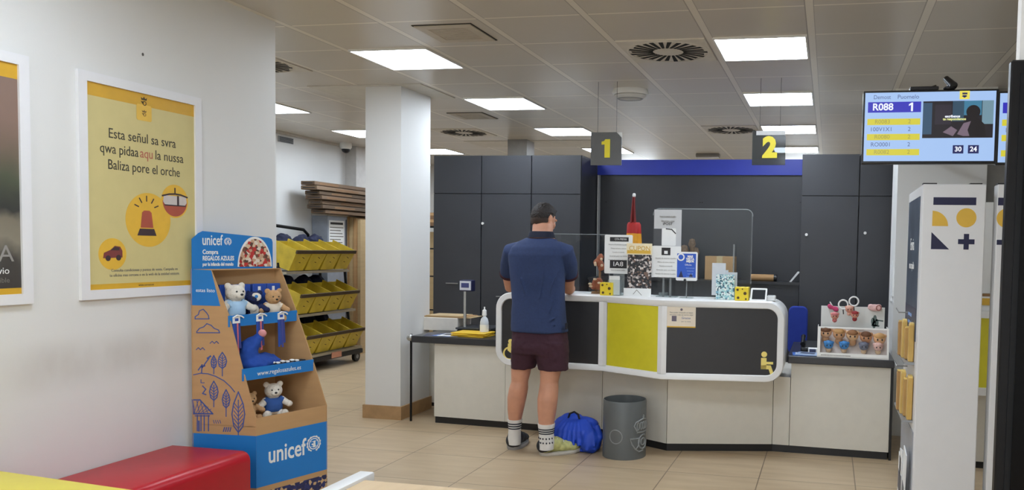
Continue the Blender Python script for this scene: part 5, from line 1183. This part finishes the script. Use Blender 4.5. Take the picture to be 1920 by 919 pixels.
for k in range(7):
    z = 1.917+.058*k; y0_ = 9.18-.03*k+(.02,-.03,.03,0)[k%4]
    if k == 6: y0_ -= .03
    t = thing('flat_carton', 'flattened brown carton, %s from the bottom of the stack on the grey cabinet' % ('first','second','third','fourth','fifth','sixth','seventh and topmost')[k], 'carton', (-6.5,10,z), 0, 'flattened cartons stacked on the grey cabinet')
    x1_ = -6.36+(.0,.02,-.01,.03)[k%4]
    MB().box(-6.57,y0_,z,x1_,10.9,z+.05).bevel(.006,1).build('carton', kraft_mat('old_carton%d'%(k%3),((112,90,70),(92,74,56),(126,104,82))[k%3]), t)
    MB().box(x1_,y0_+.1+.15*(k%3),z+.012,x1_+.001,y0_+.5+.2*(k%3),z+.034).build('worn_patch', KRAFTD, t)
    MB().box(-6.54,y0_-.001,z+.018,x1_-.03,y0_,z+.03).build('open_flute', INK, t)
# roll cage with boards beyond the column
t = thing('roll_cage', 'dark roll cage holding kraft boards, seen between white column and dark cabinets', 'roll cage', (-5.1,9.9,0))
for x in (-5.40,-4.99,-4.72):
    for y in (9.6,10.3): MB().tube([(x,y,.1),(x,y,1.78)],.016,8).build('upright', BLKM, t, True)
for z in (.3,.68,1.12,1.48,1.76): MB().box(-5.42,9.585,z,-4.70,9.60,z+.018).build('rail', BLKM, t)
MB().box(-5.42,9.58,.12,-4.70,10.32,.16).build('base', BLACK, t)
for x in (-5.35,-4.78):
    for y in (9.66,10.26): MB().tube([(x-.02,y,.055),(x+.02,y,.055)],.055,16).build('wheel', BLACK, t, True)
for k in range(4):
    x = -5.36+.155*k; b_ = thing('kraft_bundle','upright kraft board bundle in the roll cage, %s from the left' % ordn[k],'boards',(x+.07,9.9,.16),0,'kraft board bundles in the roll cage'); MB().box(x,9.66,.162,x+.145,10.2,1.68+.03*(k%2)).bevel(.004,1).build('boards', KRAFTL if k%2 else KRAFT, b_)
t = thing('flat_carton','pile of flattened brown cartons lying on top of the roll cage','carton',(-5.06,9.95,1.785))
for k in range(4): MB().box(-5.42,9.56+.02*k,1.785+.045*k,-4.70-.02*k,10.3,1.825+.045*k).build('layer', (KRAFTD,KRAFT)[k%2], t)

# ================================================================== WASTE BIN AND BLUE BAG
bx, by, br, bh = -1.463, 5.725, .162, .425
t = thing('waste_bin', 'grey round waste bin with a pale horn and crown emblem in front of the counter', 'bin', (bx,by,0))
BINM = mat('bin_grey',(98,102,102),.4,var=.03)
MB().lathe([(br-.006,.004),(br,.0),(br,bh-.006),(br-.003,bh),(br-.008,bh),(br-.009,.02),(.001,.018),(.001,.004)],(bx,by,0),56).build('body', BINM, t, True)
em = MB(); a0 = radians(-34)
class Cyl:
    """frame wrapped round the bin"""
    n = None
    def __call__(s, u, v, w=0): a = a0+u/br; return Vector((bx+(br+w)*cos(a), by+(br+w)*sin(a), v))
CF = Cyl()
def cs(pts, r=.0055): em.tube([CF(u,v,.0005) for u,v in pts], r, 6)
def cring(u, v, r, wd=.0055, ry=None): cs([(u+r*cos(2*pi*i/24), v+(ry or r)*sin(2*pi*i/24)) for i in range(25)], wd)
cv = .125
cring(.045,cv,.052,.006); cring(.045,cv,.026,.005); cs([(-.0,cv+.03),(-.075,cv+.03),(-.06,cv-.01),(-.035,cv-.045),(.0,cv-.07),(.045,cv-.065)],.006); cs([(.01,cv+.025),(-.01,cv-.03),(-.03,cv-.05)],.004)
cs([(-.02,cv+.075),(.045,cv+.07),(.11,cv+.075)],.006); cs([(-.02,cv+.085),(-.045,cv+.125),(-.03,cv+.15),(.02,cv+.165),(.045,cv+.17),(.075,cv+.165),(.12,cv+.15),(.13,cv+.125),(.11,cv+.085)],.006)
for u in (-.01,.02,.045,.07,.1): cring(u,cv+.12,.011,.004,.028)
cs([(.045,cv+.17),(.045,cv+.2)],.006); cs([(.033,cv+.188),(.057,cv+.188)],.005)
cring(-.46*br*2.2-.02,.17,.05,.004)
em.build('horn_and_crown_emblem', mat('bin_emblem_grey',(142,146,146),.4), t, True)

t = thing('blue_bag', 'crumpled blue cloth bag with black handle on the floor between the man and bin', 'bag', (-1.85,5.78,0))
m = MB(); c = Vector((-1.85,5.785,0))
m.ell(c+Vector((.02,.02,.105)),(.17,.125,.11)); m.ell(c+Vector((.12,-.05,.09)),(.085,.09,.1)); m.ell(c+Vector((-.10,.03,.13)),(.12,.1,.12)); m.ell(c+Vector((-.17,.05,.07)),(.12,.1,.08)); m.ell(c+Vector((.06,.03,.19)),(.1,.08,.06)); m.ell(c+Vector((-.05,.03,.205)),(.1,.075,.07))
rnd = random.Random(3)
for k in range(9):
    a = rnd.random()*2.4-.9; x = -.16+.04*k; m.tube([c+Vector((x*.5-.01,-.02,.235)),c+Vector((x*.9,-.09,.16)),c+Vector((x*1.05+.01,-.125,.06))],[.014,.022,.012],8)
m.tube([c+Vector((.16,-.03,.2)),c+Vector((.195,-.06,.12)),c+Vector((.16,-.10,.03))],[.022,.03,.02],8); m.tube([c+Vector((.1,-.02,.215)),c+Vector((.13,-.1,.12)),c+Vector((.12,-.13,.03))],[.02,.026,.02],8)
m.box(c.x-.2,c.y-.09,.002,c.x+.16,c.y+.1,.03)
fuse(m,'cloth',mat('bag_blue_cloth',(28,72,192),.55,var=.06,bump=.1),t,.006,2,((.016,.09),))
MB().tube([c+Vector((-.06,-.04,.25)),c+Vector((-.045,-.05,.285)),c+Vector((-.01,-.05,.30)),c+Vector((.02,-.045,.28)),c+Vector((.025,-.035,.245))],[.01,.012,.012,.012,.01],8,True,.5).build('handle', BLACK, t, True)
tag(MB().ell(c+Vector((-.235,-.0,.06)),(.05,.06,.055),None,14,10).build('navy_corner', mat('bag_navy',(24,32,88),.6), t, True),'dark navy corner of the bag')

# ================================================================== THE MAN AT THE COUNTER
man = thing('person', 'man from behind in navy polo shirt, maroon shorts and striped white socks', 'person', (-2.08,5.58,0))
def J(x, y, Y): return at_y(x, y, Y)
def el(c, rx, ry, rot=0., n=28, z=None, p=2.3):
    pts = []
    for i in range(n):
        a = 2*pi*i/n; ca_, sa_ = cos(a), sin(a)
        x = rx*math.copysign(abs(ca_)**(2/p), ca_); y = ry*math.copysign(abs(sa_)**(2/p), sa_)
        pts.append(Vector((c.x+x*cos(rot)-y*sin(rot), c.y+x*sin(rot)+y*cos(rot), c.z)))
    return pts
body = MB()
YB = 5.58
# legs: rings from foot to hip, measured left and right outline of each leg
def limb_rings(spec, ryf=1.08):
    out = []
    for xl, xr, y, Y in spec:
        a, b = J(xl,y,Y), J(xr,y,Y); c = (a+b)/2; out.append(el(c,(b.x-a.x)/2,(b.x-a.x)/2*ryf,0,24,None,2.1))
    return out
legL = [(957,974,834,5.64),(955,974,822,5.64),(956,974,805,5.635),(955,976,790,5.63),(953,981,768,5.62),(953,986,745,5.605),(956,989,728,5.60),(960,989,715,5.60),(960,993,700,5.60),(960,997,680,5.60),(966,1000,655,5.60),(970,1006,628,5.59)]
legR = [(1014,1036,843,5.545),(1014,1037,830,5.545),(1013,1036,812,5.545),(1011,1038,795,5.545),(1009,1042,770,5.545),(1009,1045,748,5.545),(1012,1046,730,5.55),(1014,1046,716,5.555),(1014,1050,700,5.56),(1012,1055,680,5.565),(1014,1056,655,5.57),(1012,1054,628,5.58)]
body.loft(limb_rings(legL)); body.loft(limb_rings(legR))
# pelvis to neck
tor = [(974,1050,645,5.59,.085),(974,1050,610,5.595,.09),(972,1052,575,5.605,.10),(970,1052,540,5.62,.105),(966,1055,505,5.635,.115),(965,1056,480,5.645,.115),(972,1050,462,5.655,.10),(988,1042,450,5.665,.075),(998,1036,442,5.675,.058),(999,1036,432,5.69,.056),(1000,1036,418,5.71,.058)]
rings = []
for xl,xr,y,Y,ry in tor:
    a, b = J(xl,y,Y), J(xr,y,Y); rings.append(el((a+b)/2,(b.x-a.x)/2,ry))
body.loft(rings)
# head, turned to the right and bent over the counter
HC = J(1019,410,5.745); HR = Euler((radians(-22),0,radians(-24)),'XYZ').to_matrix()
def H(x,y,z): return HC + HR @ Vector((x,y,z))
body.ell(H(0,-.005,.012),(.079,.098,.100),HR,28,20); body.ell(H(0,.030,-.045),(.062,.072,.080),HR,24,16)
body.ell(H(0,.065,-.095),(.034,.034,.028),HR,14,10)                                       # chin
body.tube([H(0,.094,.018),H(0,.112,-.012),H(0,.122,-.032)],[.010,.014,.017],10); body.ell(H(0,.108,-.036),(.021,.014,.011),HR,12,8)   # nose
for s in (-1,1):
    body.ell(H(s*.033,.088,.024),(.024,.014,.011),HR,12,8)                                # brow
    body.ell(H(s*.081,-.004,-.010),(.010,.021,.033),HR @ Euler((.12,0,s*-.35)).to_matrix(),14,10); body.ell(H(s*.086,-.014,-.002),(.007,.010,.026),HR,10,8)
    body.ell(H(s*.045,.068,-.025),(.024,.022,.026),HR,12,8)
for z in (-.064,-.073): body.ell(H(0,.101,z),(.024,.009,.006),HR,12,6)
# arms: shoulder, elbow on the counter edge, forearm forward, hand flat with bent fingers
shL, shR = J(962,474,5.66), J(1058,474,5.655)
elL, elR = J(957,549,5.86), J(1066,549,5.87); elL.z = elR.z = Z1+.045
wrL, wrR = Vector((-2.33,6.04,Z1+.036)), Vector((-2.03,6.05,Z1+.036))
for s,sh_,e,w_ in ((-1,shL,elL,wrL),(1,shR,elR,wrR)):
    m1 = sh_.lerp(e,.35)+Vector((s*.012,0,0)); m2 = sh_.lerp(e,.72)+Vector((s*.012,-.012,0)); f1 = e.lerp(w_,.3)+Vector((s*.008,0,.006)); f2 = e.lerp(w_,.68)
    body.tube([sh_+Vector((-s*.03,0,.01)),m1,m2,e+Vector((0,-.004,.004)),f1,f2,w_],[.062,.054,.049,.044,.046,.036,.027],16)
    d = (w_-e).normalized(); q = Vector((-d.y,d.x,0)).normalized()      # q points to the left of the hand
    up = Vector((0,0,1)); pc = w_+d*.055+Vector((0,0,-.008))
    body.tube([w_,w_+d*.03-up*.003,w_+d*.075-up*.008,w_+d*.095-up*.01],[.026,.034,.038,.030],14,True,.45)
    for k,(off,L,r) in enumerate(((.031,.062,.0080),(.0105,.078,.0088),(-.0105,.085,.0090),(-.031,.074,.0086))):
        off *= -s; b0 = w_+d*.088+q*off-up*.008; dd = (d+q*off*2.2).normalized()
        body.tube([b0-d*.02,b0,b0+dd*L*.42+up*.008,b0+dd*L*.75-up*.002,b0+dd*L-up*.014],[r,r,r*.96,r*.86,r*.7],10)
    ts = 1 if s > 0 else -1; b0 = w_+d*.03+q*ts*.024-up*.006; td = (d*.75+q*ts*.75).normalized()
    body.tube([b0-td*.01,b0+td*.026,b0+td*.05+d*.008-up*.004,b0+td*.06+d*.022-up*.012],[.013,.0115,.010,.008],10)
# feet inside the shoes
fL, fR = at_z(963,842,0), at_z(1023,853,0)
body.tube([J(965,830,5.64),Vector((fL.x,fL.y+.14,.03))],[.03,.018],12); body.tube([J(1025,838,5.545),Vector((fR.x+.10,fR.y+.085,.03))],[.03,.018],12)
fuse(body,'body',SKIN,man,.0055,3)
# eyes and brows
e = MB()
for s in (-1,1): e.ell(H(s*.033,.090,.006),(.013,.006,.006),HR,10,8)
e.build('eyes', mat('eye_white',(225,222,216),.3), man, True)
e = MB()
for s in (-1,1): e.ell(H(s*.033,.0955,.006),(.006,.002,.006),HR,8,6); e.tube([H(s*.016,.098,.028),H(s*.034,.099,.034),H(s*.054,.088,.028)],[.004,.005,.003],8)
e.build('pupils_and_brows', HAIR, man, True)
# hair: dense on top, faded short sides and nape
hr = MB(); hr.ell(H(0,-.004,.035),(.083,.100,.088),HR,28,18); hr.ell(H(0,.045,.078),(.06,.05,.034),HR,16,10); hr.ell(H(0,-.03,.01),(.081,.082,.085),HR,24,16)
hr.b.normal_update(); Hi = HR.transposed()
fuse(hr,'hair',HAIR,man,.006,2,((.010,.012),))
ho = [c for c in man.children if c.name.startswith('hair')][0]; bm = bmesh.new(); bm.from_mesh(ho.data); M0 = ROOTM[man.name]
kill = [v for v in bm.verts if (lambda p: (p.y > .075 and p.z < .062) or p.z < -.055 + max(0,(p.y+.02))*1.6 - .0)(Hi @ (M0 @ v.co - HC))]
bmesh.ops.delete(bm, geom=kill, context='VERTS'); bm.to_mesh(ho.data); bm.free()
fade = MB(); fade.ell(H(0,-.020,-.018),(.0785,.081,.078),HR,26,18); fo_ = fuse(fade,'hair_fade',mat('faded_hair',(58,43,36),.7,var=.25,scale=150),man,.006,1)
bm = bmesh.new(); bm.from_mesh(fo_.data)
kill = [v for v in bm.verts if (lambda p: p.y > .018 or p.z < -.078)(Hi @ (M0 @ v.co - HC))]
bmesh.ops.delete(bm, geom=kill, context='VERTS'); bm.to_mesh(fo_.data); bm.free()
# polo shirt
sh = MB(); rings = []
for xl,xr,y,Y,ry in ((961,1064,622,5.585,.140),(961,1062,612,5.587,.139),(962,1060,595,5.59,.134),(962,1058,570,5.60,.128),(961,1057,545,5.61,.128),(959,1057,520,5.62,.130),(957,1058,498,5.635,.134),(957,1060,478,5.64,.134),(962,1056,464,5.65,.122),(974,1048,454,5.66,.098),(988,1042,447,5.668,.078)):
    a, b = J(xl,y,Y), J(xr,y,Y); rings.append(el((a+b)/2,(b.x-a.x)/2,ry,0,40,None,2.5))
sh.loft(rings)
for s,s0,e in ((-1,shL,elL),(1,shR,elR)):
    c = s0.lerp(e,.60); v = (e-s0).normalized()
    sh.tube([s0+Vector((-s*.06,0,.018)),s0+Vector((s*.004,.0,.004)),s0.lerp(e,.3)+Vector((s*.018,-.004,0)),c+Vector((s*.016,-.006,0))],[.072,.078,.072,.069],18)
# cloth folds: across the waist and from the armpits
for (pts,r) in (([(985,598),(1005,606),(1030,602),(1048,592)],.010),([(975,585),(995,590),(1015,596)],.008),([(1040,560),(1034,575),(1028,590)],.008),([(1050,505),(1035,535),(1030,560)],.009),([(968,508),(978,530),(985,552)],.008),([(990,612),(1020,614),(1045,608)],.007),([(1016,480),(1018,520),(1012,560)],.007)):
    sh.tube([J(x,y,5.592-.125+.135-.128) for x,y in pts],[r*.5]+[r]*(len(pts)-2)+[r*.5],8)
POLO = mat('navy_polo_cloth',(40,56,94),.85,var=.08,scale=60,bump=.15)
fuse(sh,'polo_shirt',POLO,man,.0075,4,((.010,.12),))
DKN = mat('dark_navy_rib',(22,26,46),.9)
MB().loft([el((J(990,446,5.665)+J(1041,446,5.665))/2,.103,.084,0,32), el((J(992,438,5.672)+J(1039,438,5.672))/2,.092,.078,0,32), el((J(994,434,5.68)+J(1038,434,5.68))/2,.084,.073,0,32), el((J(996,438,5.68)+J(1037,438,5.68))/2,.078,.067,0,32)],cap=False).build('collar', DKN, man, True)
for s,s0,e in ((-1,shL,elL),(1,shR,elR)):
    c = s0.lerp(e,.60)+Vector((s*.016,-.006,0)); v = (e-s0).normalized(); MB().tube([c-v*.012,c+v*.008],[.0735,.0725],24).build('sleeve_cuff', mat('maroon_cuff',(60,26,36),.9), man, True)
p, q = J(1063,618,5.52), J(1063,606,5.52); MB().box(p.x-.012,p.y-.01,p.z,p.x-.004,p.y+.03,q.z).build('side_vent', DKN, man)
# shorts
so = MB(); rg = []
for xl,xr,y,Y,ry in ((965,1060,612,5.59,.118),(963,1062,630,5.585,.132),(962,1064,650,5.58,.138),(961,1065,662,5.58,.130)):
    a, b = J(xl,y,Y), J(xr,y,Y); rg.append(el((a+b)/2,(b.x-a.x)/2,ry,0,36,None,2.6))
so.loft(rg)
for sp_ in (((962,1018,640,5.59,.125),(961,1012,662,5.595,.115),(961,1001,690,5.60,.098)),((1006,1064,640,5.575,.125),(1006,1065,662,5.57,.115),(1011,1064,693,5.565,.10))):
    rg = []
    for xl,xr,y,Y,ry in sp_:
        a, b = J(xl,y,Y), J(xr,y,Y); rg.append(el((a+b)/2,(b.x-a.x)/2,ry,0,30,None,2.3))
    so.loft(rg)
fuse(so,'shorts',mat('maroon_shorts_cloth',(60,30,44),.85,var=.1,scale=50,bump=.15),man,.0075,3,((.010,.05),))
# socks with dark stripes
SOCK = mat('white_sock',(226,224,220),.9,bump=.2); SD = mat('sock_stripe',(44,46,58),.9)
def sock(leg, ytop, ybot, stripes, marks):
    def R(y, gx=1.5):
        for a,b in zip(leg,leg[1:]):
            if b[2] <= y <= a[2]:
                f = (a[2]-y)/(a[2]-b[2]); L = [a[i]+(b[i]-a[i])*f for i in range(4)]; p, q = J(L[0]-gx,y,L[3]), J(L[1]+gx,y,L[3]); return el((p+q)/2,(q.x-p.x)/2,(q.x-p.x)/2*1.1,0,30,None,2.1)
    ys = [ytop+(ybot-ytop)*k/8 for k in range(9)]
    s_ = MB().loft([R(y) for y in ys]).build('sock', SOCK, man, True)
    m = MB()
    for y in stripes: m.loft([R(y-1.1,1.9),R(y+1.1,1.9)])
    m.build('sock_stripes', SD, s_, True); m = MB()
    for k,y in enumerate(marks):
        r_ = R(y,1.9)
        for i in range(16,30,2): m.ell(r_[i],(.006,.003,.007),None,8,6)
    m.build('sock_pattern', SD, s_, True)
sock(legL,786,833,(793,797.5,802),()); sock(legR,794,842,(803,807,811),(820,828))
# shoes
def shoe(heel, ang, upper, toe, soleM, L=.285):
    M4 = Matrix.Translation((heel.x,heel.y,0)) @ Matrix.Rotation(ang,4,'Z') @ Matrix.Diagonal((1.42,1.12,1.2,1))      # local +Y is forwards
    out = lambda g,z: [Vector((x,y,z)) for x,y in [( (.036+.012*sin(pi*min(1,max(0,(t-.0)/1.0)))+(.010 if t>.55 else 0)*sin(pi*(t-.1)))*sg*g, -.03+t*L) for sg,t in [(1,k/10) for k in range(11)]+[(-1,k/10) for k in range(10,-1,-1)]]]
    def ol(g, z, rise=0):
        p = []
        for k in range(36):
            a = 2*pi*k/36; t = (1-cos(a))/2; hw = (.034+.016*math.sqrt(max(0,sin(pi*(t*.82+.1)))) )*g; hw *= min(1,(max(0,sin(a)**2))**.32+.0) if True else 1
            p.append(Vector((hw*math.copysign(1,sin(a)) if abs(sin(a))>1e-6 else 0, -.035+t*L, z+rise*max(0,t-.75)*4*.02)))
        return p
    so_ = MB().loft([ol(.97,.0,.5),ol(1.04,.006,.5),ol(1.04,.017,.6),ol(.98,.021,.6)]).xf(M4).build('shoe_sole', soleM, man, True)
    m = MB(); m.ell((0,.0,.056),(.042,.054,.05)); m.ell((0,.06,.062),(.043,.075,.048)); m.ell((0,.135,.045),(.045,.08,.036)); m.ell((0,.185,.036),(.044,.058,.03)); m.ell((0,.005,.085),(.035,.036,.028)); m.xf(M4)
    us = fuse(m,'shoe_upper',upper,man,.005,3)
    if toe:
        m = MB(); m.ell((0,-.001,.058),(.0435,.0565,.05)); m.ell((0,.012,.088),(.040,.046,.026)); m.xf(M4); fuse(m,'heel_counter',toe,us,.005,2)
    m = MB()
    for k in range(4): m.tube([(-.024,.075+.022*k,.098-.010*k),(0,.08+.022*k,.107-.011*k),(.024,.075+.022*k,.098-.010*k)],.0035,6)
    m.xf(M4); m.build('shoe_laces', PAPER if toe else BLACK, us, True)
shoe(Vector((fL.x,fL.y+.0,0)), radians(6), mat('black_shoe_mesh',(34,34,40),.7,bump=.2), None, mat('grey_sole',(150,146,142),.6))
shoe(Vector((fR.x-.005,fR.y-.0,0)), radians(-52), mat('pale_green_shoe_mesh',(186,184,120),.7,var=.2,scale=30,bump=.2), mat('black_shoe_heel',(32,32,36),.7), mat('pale_sole',(186,180,168),.6))
